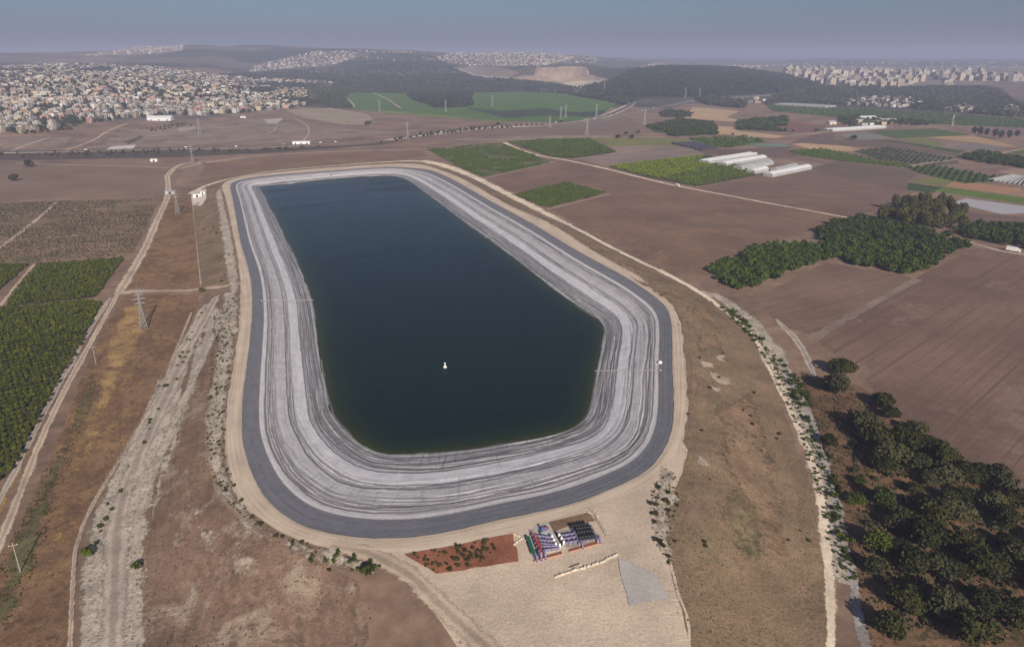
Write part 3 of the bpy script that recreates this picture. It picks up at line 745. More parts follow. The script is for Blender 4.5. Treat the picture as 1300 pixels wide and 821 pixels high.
S('orange_field', [(262,208),(330,201),(420,195),(530,191),(545,198),(500,203),(420,207),(330,214),(280,222),(252,224)], soil('tilled_plot', (.225, .135, .085), .22, 50, ang=ang_px((300,212),(500,197)), rows=.5, alt=(.175, .12, .095), alt_amt=.6), amt=.6)
OR_C = [(-30,394),(60,387),(121,382),(128,386),(112,420),(98,448),(70,495),(48,540),(22,590),(8,606),(-70,640)]
OR_A = [(48,336),(110,332),(158,327),(140,352),(122,377),(60,384),(6,389)]
OR_B = [(-40,337),(36,336),(-20,386),(-60,388)]
for q in (OR_A, OR_B, OR_C): S('orchard_floor', q, M['orchfloor'], amt=.6)
ribbon('dirt_track', [(150,372),(128,412),(100,462),(72,515),(45,575),(20,640),(-8,705),(-70,830)], 3.6, M['track'], z=.34, wvar=.3)
ribbon('dirt_track', [(140,378),(118,412),(92,458),(62,512),(38,560),(10,615),(-20,670)], 3.0, M['trackg'], z=.30, wvar=.5)
ribbon('dirt_road', [(212,222),(213,247),(198,283),(184,315),(163,352),(150,373)], 8.0, M['track'], z=.32)
ribbon('dirt_road', [(150,372),(172,370),(205,369),(255,367),(283,364),(304,360)], [9,8,4.5,4.2,4.5,6], M['track'], z=.36)
ribbon('dirt_road', [(212,224),(222,213),(236,208),(262,207)], 9, M['track'], z=.3)
ribbon('dirt_track', [(72,256),(44,281),(0,314),(-30,336)], 4, M['track'], z=.3)
ribbon('dirt_track', [(-30,394),(60,386.5),(124,380)], 2.6, M['track'], z=.35)
ribbon('dirt_track', [(44,335),(24,358),(0,388)], 2.4, M['track'], z=.35)
ribbon('dirt_track', [(20,207),(70,209),(160,211),(214,213)], 5, M['track'], z=.3)
ribbon('dirt_track', [(-20,309),(40,303),(100,299)], 1.6, M['trackg'], z=.3)
S('gravel_band', [(258,386),(284,390),(272,430),(254,480),(240,530),(222,580),(205,630),(192,690),(186,740),(184,840),(96,840),(98,735),(104,690),(126,640),(168,566),(200,508),(226,450)], M['gravel'], z=.12, amt=2.0, soft=3)
S('straw_strip', [(128,388),(116,412),(96,455),(70,512),(44,570),(18,625),(-8,690),(-30,690),(6,612),(48,545),(72,497),(100,449),(114,421)], M['yelgrass'], z=.2, amt=1.5, soft=2.5)
S('gravel_band', [(262,560),(290,592),(302,630),(323,656),(358,682),(420,702),(470,716),(480,735),(420,730),(370,712),(315,684),(282,650),(266,610)], M['gravel'], z=.5, amt=2.5, soft=4)
ribbon('dirt_track', [(275,376),(262,400),(240,440),(218,488),(196,535),(172,590),(152,655),(146,735),(140,900)], [7,9,9,9,8.5,8,7.5,7.5,7.5], M['trackg'], z=.30, wvar=.45)
ribbon('gravel_verge', [(262,386),(240,425),(214,475),(188,528),(160,585),(132,650),(118,735),(110,880)], 5.5, M['gravel'], z=.22, wvar=.6)
ribbon('gravel_verge', [(288,392),(262,445),(240,495),(218,545),(194,600),(178,660),(172,735),(166,860)], 5.5, M['gravel'], z=.24, wvar=.6)
ribbon('dirt_track', [(244,254),(249,300),(255,361)], 1.3, M['track'], z=.3)
ribbon('dirt_track', [(243,397),(222,448),(196,506),(162,566),(118,640),(98,690),(93,735),(86,880)], 1.5, M['track'], z=.3)
# tracks that leave the crest
ribbon('dirt_road', [(420,693),(455,698),(490,713),(525,734),(570,778),(640,840)], 7, M['track'], z=.16)
ribbon('dirt_road', [(243,246),(262,236),(284,229),(304,224.5),(350,217),(418,210.8),(489,205.8),(528,204.5),(548,208)], [12,8,5,4.5,5,5.5,8,10,8], M['trackp'], z=.30)
ribbon('farm_road', [(228,214),(260,207),(330,198),(420,192.5),(500,190.5),(545,189),(578,188)], 7, M['track'], z=.3)
ribbon('white_track', [(536,204),(560,209),(600,224),(640,245),(700,275),(760,306),(820,336),(872,362),(905,383)], [17,20,17,16,12.5,10,9,7.5,6], M['trackp'], z=.5, wvar=.35)
ribbon('white_track', [(905,383),(930,402),(955,424),(976,462),(996,503),(1014,545),(1029,580),(1041,622),(1047,670),(1052,731),(1058,880)], [5,4.8,4.6,4.4,4.2,4,4,3.8,3.6,3.5,3.5], M['trackp'], z=.5, wvar=.65)
ribbon('ditch_bank', [(905,372),(935,392),(962,416),(985,455),(1006,500),(1024,545),(1040,590),(1054,640),(1062,690),(1070,740)], [7,10,12,12,12,11,10,9,9,9], M['gravel'], z=.20, wvar=.5)
ribbon('stream_bed', [(992,462),(1012,500),(1029,530),(1041,570),(1052,610),(1063,645),(1071,695),(1083,735),(1110,880)], [3,3.6,4.2,4.2,4,4,4,3.8,3.8], M['riverbed'], z=.28, wvar=.6)
for q in ([(895,470),(926,478),(934,492),(908,488)], [(880,452),(905,462),(914,470),(890,468)], [(893,484),(915,494),(920,502),(900,497)], [(880,577),(894,580),(905,596),(886,594)], [(905,448),(922,452),(924,462),(910,460)], [(884,366),(905,372),(916,380),(892,376)]):
    S('chalk_scar', q, M['bankscar'], z=.5, amt=2.2, step=2, soft=2.5)
OG = soil('orange_grass', (.238, .155, .098), .3, 14, fine=1.1, bumpy=.5, alt=(.16, .115, .075), alt_amt=.5, soft=.35, tuft=.5)
S('straw_strip', [(905,520),(950,488),(985,560),(1002,650),(1010,720),(960,700),(930,620),(908,570)], OG, z=.4, amt=2.5, soft=6)
S('straw_strip', [(878,420),(912,425),(935,470),(905,445),(885,450)], OG, z=.4, amt=2, soft=4)
S('straw_strip', [(770,335),(840,368),(900,395),(930,425),(880,400),(830,375)], OG, z=.4, amt=2, soft=4)
S('weedy_strip', [(930,600),(960,640),(985,720),(950,730),(920,690),(905,640)], soil('olive_weeds', (.195, .15, .085), .35, 10, fine=1.1, soft=.5, tuft=.8), z=.45, amt=2, soft=6)
S('gravel_bank', [(840,590),(858,602),(862,640),(850,680),(858,720),(846,715),(832,690),(824,650),(832,612)], M['gravel'], z=.55, amt=2.0, step=2, soft=2.5)

# right side: woodland floor and the big ploughed fields
S('woodland_floor', [(1014,470),(1046,482),(1086,488),(1112,505),(1150,548),(1200,585),(1250,603),(1285,622),(1340,650),(1400,840),(1100,840),(1078,720),(1062,640),(1045,575),(1028,520)], M['darkgrass'], amt=1.5)
PL = soil('plough_brown', (.180, .112, .084), .28, 60, ang=ang_px((1206,566),(1300,476)), rows=.38, rw=1.3, rl=110, alt=(.235, .165, .128), alt_amt=.3, lines=(1.9, .74))
PL2 = soil('plough_brown_2', (.195, .124, .092), .28, 50, ang=ang_px((980,380),(1120,345)), rows=.4, rw=1.4, rl=70, lines=(1.9, .78))
PL3 = soil('plough_red', (.195, .122, .086), .28, 60, ang=ang_px((640,222),(900,262)), rows=.45, rw=2, rl=120, alt=(.25, .148, .09), alt_amt=.4, lines=(3, .9))
S('plough_field', [(1032,428),(1050,418),(1160,354),(1238,315),(1300,323),(1420,340),(1420,690),(1340,650),(1285,600),(1250,595),(1200,575),(1150,540),(1112,500),(1090,470),(1062,452)], PL, amt=.8)
S('plough_field', [(958,378),(975,370),(1048,333),(1162,353),(1050,416),(1030,426),(985,410)], PL2, amt=.8)
ribbon('headland', [(1028,432),(1060,412),(1100,390),(1165,354)], [5,5,4,5], soil('headland_pale', (.235, .175, .14), .2, 20), z=.3, wvar=.5)
ribbon('headland', [(985,405),(1010,430),(1025,455),(1034,478)], [3,5,5,3], M['trackg'], z=.3, wvar=.5)
S('weedy_strip', [(1018,424),(1050,410),(1046,418),(1024,428)], M['grngrass'], z=.4, amt=1, step=2, soft=5)
ribbon('farm_road', [(1150,292),(1195,299),(1218,303),(1240,310),(1270,318),(1300,323),(1360,333)], 5, M['track'], z=.34)
S('plough_field', [(614,225),(655,216.5),(717,203),(768,214),(860,236),(934,250),(970,257),(1075,276),(1040,290),(960,314),(898,350),(868,346),(790,310),(700,268)], PL3, amt=.8)
ribbon('farm_road', [(640,181),(660,190),(682,197),(717,203),(768,214),(812,225),(860,236),(934,250),(970,257),(1020,266),(1075,276)], [8,8,8,7.5,7,6,5,4.5,4,3.6,3.4], M['trackp'], z=.36)
M['f1'] = soil('sparse_crop_floor', (.115, .115, .045), .3, 20, alt=(.30, .24, .17), alt_amt=.3)
S('crop_floor', [(542.6,190),(635,181.5),(660,191),(704,206),(655,216.5),(616,225.5),(590,217)], M['f1'])
S('crop_floor', [(646,181),(690,177),(747,175.6),(770,186),(783,193.5),(729.5,201),(700,200)], M['orchfloor'])
S('crop_floor', [(652,247),(690,237),(719,231),(772,245.5),(730,256),(694,264.5)], M['orchfloor'])
S('crop_floor', [(770,211),(830,203),(896,196),(940,208),(960,223),(883,237),(820,225)], M['orchfloor'])
ribbon('farm_track', [(616,226),(655,217),(704,206)], 2.6, M['track'], z=.36)
ribbon('farm_track', [(694,266),(730,257),(775,246)], 2.2, M['track'], z=.36)
ribbon('farm_track', [(729,202),(756,198),(783,194)], 3, M['track'], z=.36)
BR = lambda n, k, a, b: soil(n, k, .28, 70, ang=ang_px(a, b), rows=.6, rw=5, rl=150)
S('plough_field', [(735,202),(783,194),(776,186),(850,184),(885,184),(900,196),(830,203),(770,211)], BR('brown_b', (.25, .185, .15), (760,205), (860,190)))
S('stubble_field', [(748,175.5),(800,175),(870,176.5),(885,184),(850,184),(780,186)], BR('olive_b', (.18, .18, .055), (750,180), (870,180)))
S('plough_field', [(885,238),(962,224),(975,226),(1028,216),(1060,224),(1160,244),(1140,262),(1076,275),(970,257),(934,250)], BR('brown_c', (.185, .118, .088), (900,240), (1080,240)))
S('plough_field', [(1222,268),(1310,276),(1310,290),(1214,293),(1200,284)], BR('brown_d', (.165, .112, .09), (1220,280), (1300,284)))
S('plastic_field', [(1209,257),(1226,252),(1310,263),(1310,270),(1272,272)], plain('white_mulch', (.40, .385, .40), .6, .06, .05), z=.6, amt=.3)
GA, GB, GC, GD = (.072, .112, .020), (.046, .076, .022), (.105, .160, .020), (.058, .098, .040)
TANF, BRN, RED_, GRY, OLV = (.30, .215, .135), (.185, .130, .105), (.185, .105, .082), (.15, .135, .115), (.115, .118, .060)
TANF, BRN, RED_, GRY, OLV = (.48, .32, .19), (.150, .102, .080), (.20, .095, .068), (.20, .185, .16), (.16, .165, .055)
FIELDS = [
 ([(868,150),(880,136),(940,141),(922,149),(950,155),(915,154)], TANF), ([(820,160),(860,151),(905,155),(912,170),(880,172),(830,168)], GB),
 ([(890,160),(940,161),(935,166),(1000,173),(985,176),(905,170)], TANF), ([(935,155),(1000,148),(1000,160),(975,163),(1010,168),(935,165)], GB),
 ([(983,161),(1005,155),(1047,160),(1047,166),(1012,168)], RED_), ([(871,176),(945,174),(975,180),(925,188),(905,186)], GA),
 ([(941,182),(995,182),(1005,187),(965,187)], (.16, .21, .17)), ([(920,190),(1005,187),(1000,191),(1013,198),(990,200),(945,195)], BRN),
 ([(1003,183),(1020,182),(1076,186),(1090,190),(1080,193),(1030,190)], TANF), ([(1000,191),(1045,189),(1115,204),(1155,209),(1150,213),(1070,205),(1013,197)], GA),
 ([(1085,192),(1126,187),(1215,201),(1194,207),(1157,208),(1115,203)], (.10, .10, .07)), ([(1060,178),(1105,178),(1150,183),(1220,196),(1225,200),(1130,187),(1075,185)], BRN),
 ([(1105,178),(1128,178),(1186,186),(1173,190)], GB), ([(1142,178),(1170,175),(1202,184),(1186,186)], OLV), ([(1173,190),(1190,186.5),(1227,192),(1213,196)], GB),
 ([(1202,186),(1246,182),(1290,186),(1246,193)], (.19, .16, .155)), ([(1170,174),(1235,172),(1292,186),(1277,187),(1235,181)], (.40, .26, .14)),
 ([(1101,167),(1186,163),(1231,172),(1138,176)], GA), ([(970,132),(1070,137),(1194,143.5),(1310,151.5),(1310,163),(1215,159),(1128,155),(1060,149),(980,141)], GD),
 ([(1063,172),(1098,168),(1128,175),(1090,180)], GRY), ([(1211,162),(1310,164),(1310,170),(1235,169)], (.21, .14, .125)),
 ([(1151,213),(1186,210),(1270,226),(1262,231),(1225,233),(1165,220)], GA), ([(1277,193),(1310,188),(1310,196)], GA), ([(1264,219),(1287,214),(1310,217),(1310,226)], (.33, .22, .16)),
 ([(1154,230),(1192,224),(1216,229),(1200,237)], OLV), ([(1152,232),(1200,238),(1185,245),(1152,242)], GB), ([(1198,236.5),(1216,229),(1297,240),(1277,246)], (.38, .205, .115)),
 ([(1185,242.5),(1199,237.5),(1310,252),(1310,261)], GC), ([(1028,214),(1062,205),(1150,214),(1165,222),(1150,230),(1152,242),(1060,224)], BRN), ([(1157,208),(1194,207),(1215,203),(1217,208),(1186,210)], (.12,.10,.08)),
 ([(1028,172),(1060,168),(1060,178),(1075,186),(1003,182)], BRN), ([(990,158),(1048,162),(1046,166)], BRN), ([(868,185),(905,186),(918,190),(945,196),(897,196)], BRN),
 ([(443,119),(473,118),(650,117),(722,119),(752,124),(783,131),(763,147),(737,155),(640,154),(509,142),(432,138)], (.080, .150, .022)),
 ([(590,137),(640,141),(690,138),(735,143),(770,140),(760,149),(700,147),(640,150)], (.036, .055, .030)), ([(432,138),(509,142),(640,154),(640,156),(500,145)], (.17, .19, .05)),
 ([(362,140),(420,137),(466,145),(474,152),(462,159),(432,158),(388,150)], (.33, .26, .185)),
 ([(335,152),(360,150),(352,157),(340,157)], (.45, .39, .33)), ([(133,191),(142,186),(172,184),(168,190),(150,192)], (.6, .55, .5)),
 ([(225,163),(247,161),(252,163),(228,168)], (.40, .33, .27)), ([(155,181),(180,172),(183,174),(165,183)], (.12, .08, .06)), ([(680,157),(740,155),(800,150),(815,165),(800,172),(690,172),(560,176),(540,174)], (.20, .135, .108)),
 ([(-20,195),(100,194),(200,191),(330,190),(450,184),(520,178),(480,184),(330,195),(200,200),(60,203),(-20,203)], (.085, .070, .052)),
]
for k, (q, c_) in enumerate(FIELDS):
    green = c_[1] > c_[0]
    S('crop_field' if green else 'field', q, soil('plot_%d' % k, c_, .22 if green else .15, 60, ang=ang_px(q[0], q[1 if k % 2 else -1]), rows=.6, rw=7 if green else 6, rl=160), z=.2 + .05 * (k % 12), amt=1.2, step=12)
DUSTY = soil('dusty_plain', (.245, .178, .135), .3, 60, ang=ang_px((150,175),(450,165)), rows=.5, rw=9, rl=120, alt=(.36, .285, .225), alt_amt=.42, soft=.03)
S('dusty_plain', [(90,190),(150,163),(230,157),(330,149),(362,150),(395,160),(470,163),(540,168),(430,178),(330,185),(200,188)], DUSTY, z=.12, amt=6, step=20, soft=25)
S('dusty_plain', [(-20,190),(-20,176),(60,172),(125,164),(90,188),(40,192)], DUSTY, z=.12, amt=6, step=20, soft=25)
S('dusty_plain', [(560,178),(640,168),(700,166),(800,172),(760,176),(640,180)], DUSTY, z=.12, amt=4, step=15, soft=15)
# main road across the plain, its verges and slip road
ASPH = plain('asphalt', (.085, .082, .085), .9, .15, .05)
ribbon('road_verge', [(-40,194),(100,192.5),(200,189.5),(330,187),(450,180),(540,171.5),(640,160),(700,157),(740,153),(770,147),(795,136),(803,129)], [22,22,22,20,20,24,26,26,34,40,40,30], M['track'], z=.9, step=12)
ribbon('main_road', [(-40,193.2),(100,192),(200,189),(330,186.5),(450,179.5),(540,171),(640,159),(700,156.6),(740,152.5),(770,147),(796,136),(804,129)], 11, ASPH, z=1.1, step=12, wvar=0)
ribbon('pale_median', [(490,178.5),(560,169.5),(610,163.5),(660,161),(700,160)], [10,26,26,22,8], M['trackp'], z=1.0, step=10)
ribbon('main_road', [(700,160),(750,156),(784,149),(806,143),(840,136),(902,126),(964,122),(1010,117),(1040,112)], 14, plain('worn_road', (.22, .19, .175), .9, .1, .05), z=1.0, step=14, wvar=0)
ribbon('farm_road', [(1151,213),(1180,207),(1215,203)], 5, M['track'], z=.9, step=10)
ribbon('farm_road', [(1256,199),(1275,194),(1310,188)], 5, M['track'], z=.9, step=10)
ribbon('farm_road', [(1000,173),(1030,170),(1062,166),(1118,161)], 8, M['track'], z=.9, step=10)
ribbon('farm_road', [(560,178),(660,177),(740,174.5),(830,174),(900,172)], 6, M['track'], z=.9, step=10)
ribbon('farm_track', [(1212,145),(1209,160)], 5, M['trackp'], z=.9, step=10)
ribbon('farm_track', [(473,118),(490,125),(509,138)], 7, M['track'], z=.9, step=10)
ribbon('farm_track', [(438,124),(446,130),(450,136)], 8, M['track'], z=.9, step=10)
ribbon('farm_track', [(80,193),(110,182),(135,168),(162,157)], 6, M['track'], z=.9, step=10)
ribbon('farm_track', [(10,194),(30,186),(65,175)], 5, M['track'], z=.9, step=10)
ribbon('farm_track', [(320,175),(345,168),(352,160),(365,157)], 3, M['track'], z=.9, step=10)
ribbon('farm_track', [(384,181),(392,168),(388,158),(372,150)], 4, M['track'], z=.9, step=10)
ribbon('farm_track', [(270,184),(300,178),(330,170)], 3, M['track'], z=.9, step=10)
# ================================================================== things
MT = {}
MT['steel'] = plain('galvanised_steel', (.36, .36, .37), .5, .1, 2, .5, .3)
MT['wood'] = plain('weathered_pole', (.30, .26, .22), .85)
MT['white'] = plain('white_paint', (.78, .77, .74), .6, .06)
MT['purple'] = plain('purple_pipe', (.20, .165, .28), .45, .12, 1, .45)
MT['blue'] = plain('blue_enamel', (.085, .11, .24), .45)
MT['redp'] = plain('red_enamel', (.33, .055, .05), .45)
MT['green'] = plain('green_enamel', (.03, .12, .075), .5)
MT['black'] = plain('black_plastic', (.025, .025, .028), .5)
MT['conc'] = plain('rough_concrete', (.42, .40, .37), .9, .12, .8)
MT['stone'] = plain('limestone', (.58, .50, .40), .95, .2, 1.4)
MT['bark'] = plain('bark', (.11, .085, .065), .95, .3, 2)
MT['glass'] = plain('window_glass', (.03, .035, .045), .15, .1, 1, .5)
MT['oak'] = leaf('oak_leaves', (.037, .040, .014), .55)
MT['oak3'] = leaf('grey_oak_leaves', (.060, .062, .030), .5)
MT['oak2'] = leaf('brighter_leaves', (.050, .068, .014), .45)
MT['grove'] = leaf('grove_leaves', (.046, .066, .013), .5)
MT['grovel'] = leaf('grove_leaves_light', (.050, .078, .014), .45)
MT['euc'] = leaf('eucalyptus_leaves', (.075, .075, .022), .5)
MT['citrus'] = leaf('orchard_leaves', (.064, .078, .012), .5, sc=.25)
MT['vine'] = leaf('crop_leaves', (.078, .120, .013), .4, sc=.12)
MT['vineb'] = leaf('crop_leaves_bright', (.15, .20, .012), .35, sc=.12)
MT['shrub'] = leaf('shrub_leaves', (.056, .054, .022), .45)
MT['pine'] = leaf('pine_needles', (.038, .047, .023), .5, sc=.02)
MT['net'] = plain('shade_net', (.05, .048, .065), .8)
MT['film'] = plain('greenhouse_film', (.66, .66, .67), .4, .08, .1)
MT['film2'] = plain('greenhouse_film_grey', (.36, .36, .36), .5, .15, .1)
MT['rope'] = plain('grey_webbing', (.32, .30, .30), .8)

def inst(o, loc, rz=0.0, s=1.0, sz=None, name=None):
    c = o.copy(); COL.objects.link(c); c.location = loc; c.rotation_euler = (0, 0, rz)
    c.scale = (s, s, s if sz is None else sz); return c
def put(lib, k, loc, rz, s, sz=None):
    """the first use of a library mesh and every repeat is its own object sharing that mesh"""
    name, meshes = lib; o = bpy.data.objects.new(name, meshes[k % len(meshes)]); COL.objects.link(o)
    o.location = loc; o.rotation_euler = (0, 0, rz); o.scale = (s, s, s if sz is None else sz); return o
def lib(name, n, mat, quads, lobes, shape, size, seed, lift_=0.0):
    out = []
    for k in range(n):
        V = crown(quads, lobes, np.array(shape, float), size, seed + k); V[:, 2] += shape[2] + lift_
        me = quads_mesh(name, V); me.materials.append(mat); out.append(me)
    return (name, out)

# ------------------------------------------------------------------ woodland by the stream (base pixel from crown centre, crown width in pixels)
def big_lib(mat, seed):
    return [quads_mesh('crown', crown(1500, 9, np.array((1, 1, .80)), .15, seed + k)) for k in range(5)]
OAK = {}
for key, s_ in (('oak', 100), ('oak2', 200), ('oak3', 150)):
    OAK[key] = big_lib(MT[key], s_)
    for me in OAK[key]: me.materials.append(MT[key])
TRUNKS = [trunk_mesh(1.0, .075, .7, 40 + k).mesh('trunk') for k in range(3)]
for me in TRUNKS: me.materials.append(MT['bark'])
def tree(name, cx, cy, wpx, label, cat='tree', group=None, key='oak', k=0, tall=1.0, world=None, rad=None):
    if key == 'oak' and k % 3 == 1: key = 'oak3'
    if name == 'oak_tree' and tall == 1.0: tall = rnd.uniform(.82, 1.12)
    if world is None:
        p = hit(cx, cy + .22 * wpx)[0]
    else: p = np.array([world[0], world[1], h1(*world)])
    slant = math.sqrt(p[0]**2 + p[1]**2 + (CAMZ - p[2])**2)
    r_ = rad or wpx / 2 * slant / FPX
    t_ = empty(name, p, rnd.uniform(0, 6.28)); tag(t_, label, cat, group)
    th = r_ * .75 * tall
    tr = bpy.data.objects.new('trunk', TRUNKS[k % 3]); COL.objects.link(tr); tr.parent = t_; tr.scale = (r_ * .95, r_ * .95, th * 1.2)
    c_ = bpy.data.objects.new('crown', OAK[key][k % 5]); COL.objects.link(c_); c_.parent = t_
    c_.location = (0, 0, r_ * .70 * tall); c_.scale = (r_, r_, r_ * tall); c_.rotation_euler = (0, 0, rnd.uniform(0, 6.28))
    return t_
ORD = ['first','second','third','fourth','fifth','sixth','seventh','eighth','ninth','tenth','eleventh','twelfth','thirteenth','fourteenth','fifteenth','sixteenth','seventeenth','eighteenth','nineteenth','twentieth']
tree('oak_tree', 1066, 467, 30, 'round dark oak standing alone where the ploughed field meets the stream, upper of a pair', k=0)
tree('oak_tree', 1062, 492, 37, 'broad dark oak just below the lone round oak, lower of the pair by the stream', k=1)
edge = [(1118,511,29),(1129,527,22),(1164,546,28),(1181,568,34),(1197,582,34),(1203,604,36),(1223,603,36),(1243,606,32),(1266,611,36),(1281,634,26),(1299,638,28)]
for i, (x, y, w_) in enumerate(edge):
    tree('oak_tree', x, y, w_, 'dark oak on the edge of the ploughed field, %s counting away from the lone pair' % ORD[i], k=i + 2)
inner = [(1086,534,26),(1097,542,40),(1111,558,40),(1146,564,38),(1130,578,44),(1118,590,26),(1164,590,30),(1176,608,24),(1160,622,18),(1226,628,24)]
for i, (x, y, w_) in enumerate(inner):
    tree('oak_tree', x, y, w_, 'dark oak crowded in the clump behind the field-edge row, %s from the stream' % ORD[i], k=i)
tree('bright_tree', 1117, 636, 25, 'small upright brighter green tree standing alone in the dry grass of the wood', key='oak2', tall=1.35)
tree('bright_tree', 1053, 560, 20, 'small round bush-like tree on the bank of the pale stream bed', k=2)
tree('bright_tree', 1089, 611, 17, 'low yellowish tree between the stream bed and the wood', key='oak2', k=1, tall=.8)
tree('bright_tree', 1113, 690, 30, 'solitary mid-green tree with its shadow across the dry grass near the stream', key='oak2', k=3, tall=1.1)
tree('bright_tree', 1086, 634, 22, 'squat olive tree beside the stream bed below the yellowish tree', key='oak2', k=4, tall=.8)
lower = [(1145,664,32),(1169,680,42),(1187,652,34),(1212,650,34),(1141,697,24),(1160,718,36),(1191,722,32),(1244,716,38),(1263,722,34),(1293,709,30),(1278,690,20),(1216,690,18),(1111,722,22),(1208,688,26),(1226,700,30),(1132,664,20),(1180,664,26),(1204,632,22),(1258,640,24),(1276,660,26),(1212,724,28),(1160,640,20)]
for i, (x, y, w_) in enumerate(lower):
    w_ *= 1.12
    tree('oak_tree', x, y, w_, 'dark oak in the thick lower part of the wood, %s of that stand' % (ORD + ['twenty-first', 'twenty-second', 'twenty-third', 'twenty-fourth'])[i], k=i + 1)
beyond = [(1150,764,40),(1200,772,42),(1250,768,38),(1290,776,42),(1322,744,40),(1236,806,46),(1128,796,34),(1335,694,32)]
for i, (x, y, w_) in enumerate(beyond):
    tree('oak_tree', x, y, w_, 'dark oak in the nearest clump of the wood, %s of that clump' % ORD[i], k=i + 3)

# ------------------------------------------------------------------ shrubs
SHR = lib('shrub', 4, MT['shrub'], 90, 4, (1, 1, .75), .42, 300)
SHG = lib('shrub', 3, MT['oak2'], 110, 5, (1, 1, .8), .38, 320)
def shrubs(poly, n, r0, r1, label, group, library=SHR, sp=None, cat='shrub'):
    for q in pick(poly, n, sp):
        s = rnd.uniform(r0, r1)
        o = put(library, rnd.randrange(9), (q[0], q[1], h1(*q) - .1 * s), rnd.uniform(0, 6.28), s); tag(o, label, cat, group); o.name = cat
LB = [(272,400),(298,378),(297,440),(288,515),(286,560),(290,592),(302,630),(323,656),(358,682),(420,700),(400,706),(350,690),(305,655),(275,622),(264,590),(262,540),(266,490)]
shrubs(LB, 150, .40, .85, 'small dark shrub dotting the pale gravel bank just outside the crest road', 'shrubs dotting the gravel bank beside the crest road')
shrubs([(400,700),(445,702),(490,722),(480,731),(420,728),(385,712)], 18, .5, 1.0, 'low green shrub on the slope beside the track that leaves the crest', 'shrubs beside the track leaving the crest', SHG)
shrubs([(830,600),(862,620),(860,700),(848,720),(822,665)], 26, .4, .95, 'small dry shrub on the pale bank east of the pump yard', 'shrubs on the bank east of the pump yard')
shrubs([(518,705),(546,699),(582,692),(626,684),(630,700),(604,720),(556,729)], 74, .35, .8, 'dark shrub planted in the red earth bed beside the pump station', 'shrubs in the red earth bed')
shrubs([(990,470),(1012,474),(1030,500),(1026,540),(1010,510)], 34, .7, 1.6, 'green bush in the ditch between the white track and the stream bed', 'bushes lining the ditch', SHG, cat='bush')
shrubs([(930,388),(975,440),(1000,466),(985,470),(955,430),(915,392)], 34, .7, 1.5, 'green bush beside the upper stretch of the white track', 'bushes along the upper white track', SHG, cat='bush')
shrubs([(1035,560),(1052,560),(1085,700),(1075,735),(1056,640)], 36, .5, 1.3, 'scrubby bush growing along the pale dry stream bed', 'bushes along the dry stream bed', SHG, cat='bush')
shrubs([(206,500),(236,430),(250,400),(262,392),(240,450),(215,505),(165,600),(112,720),(100,735),(130,650)], 26, .5, 1.0, 'dark shrub along the wire fence beside the grey gravel track', 'shrubs along the wire fence', SHG)
shrubs([(250,270),(280,270),(296,340),(285,358),(258,358)], 16, .5, 1.0, 'dry shrub on the bank above the side road to the crest', 'shrubs on the upper western bank')
shrubs([(1075,560),(1150,600),(1230,640),(1290,660),(1290,730),(1110,730)], 40, .7, 1.6, 'low scrub bush in the reddish grass among the oaks', 'scrub bushes among the oaks', cat='bush')
shrubs([(870,440),(930,450),(1000,560),(1030,700),(880,720),(862,620)], 22, .4, .9, 'sparse dry bush on the brown slope between crest road and white track', 'bushes on the brown eastern slope', cat='bush')
for i, (x, y, r_, lb) in enumerate([(112,705,2.0,'round dark green bush beside the fence, larger of the two near the grey track'), (175,721,1.6,'round green bush on the edge of the brown slope near the grey track'), (211,492,1.3,'single green bush standing against the wire fence half way along the grey track'), (257,371,2.2,'dark bush at the gate where the side road crosses the fence line'), (467,728,2.0,'bright green bush at the foot of the slope below the crest fork'), (36,212,6.5,'wide dark lone tree on the brown field before the main road'), (18,230,6,'lone dark bushy tree in the middle of the brown field')]):
    p = hit(x, y)[0]; o = put(SHG if i < 5 else SHR, i, p, 0, r_); o.name = 'bush'; tag(o, lb, 'bush')

MT['drys'] = leaf('dry_scrub', (.105, .088, .05), .5)
TUF = [crown(16, 2, np.array((1, 1, .7)), .8, 340 + k) + np.array([0, 0, .5]) for k in range(5)]
def scrub(px, n, s0, s1, mat):
    q = pick(px, n); s = rs.uniform(s0, s1, len(q)); o = link('low_scrub', quads_mesh('low_scrub', scatter_mesh(TUF, q[:, 0], q[:, 1], H(q[:, 0], q[:, 1]), s)), mat); tag(o, kind='stuff')
scrub(LB, 900, .15, .42, MT['shrub'])
scrub([(870,440),(930,450),(1000,560),(1035,720),(1040,830),(880,830),(850,720),(868,600)], 1800, .08, .28, MT['drys'])
scrub([(840,590),(858,602),(862,640),(850,680),(858,720),(846,715),(832,690),(824,650),(832,612)], 260, .15, .4, MT['shrub'])
scrub([(258,372),(280,374),(288,395),(262,560),(306,664),(392,710),(470,740),(470,840),(150,840),(183,650),(224,510)], 900, .12, .35, MT['drys'])
scrub([(868,430),(850,385),(760,325),(650,262),(560,212),(650,256),(760,312),(880,372),(950,425)], 500, .2, .5, MT['drys'])
scrub([(905,380),(950,410),(985,455),(1006,500),(1030,540),(1060,620),(1090,735),(1060,735),(1045,640),(1012,540),(975,462),(940,410)], 500, .2, .7, MT['oak2'])
scrub([(1046,482),(1112,505),(1200,585),(1300,640),(1330,800),(1100,800),(1060,640),(1030,530)], 1500, .2, .6, MT['drys'])
scrub([(1075,520),(1112,535),(1190,605),(1300,650),(1330,800),(1130,800),(1095,660)], 330, .5, 1.3, MT['oak3'])
scrub([(118,470),(124,500),(100,560),(78,620),(60,680),(40,735),(10,800),(-30,800),(6,700),(40,630),(70,570),(100,500)], 700, .12, .35, MT['oak2'])
scrub([(246,252),(276,240),(296,330),(300,352),(258,366)], 400, .15, .4, MT['shrub'])

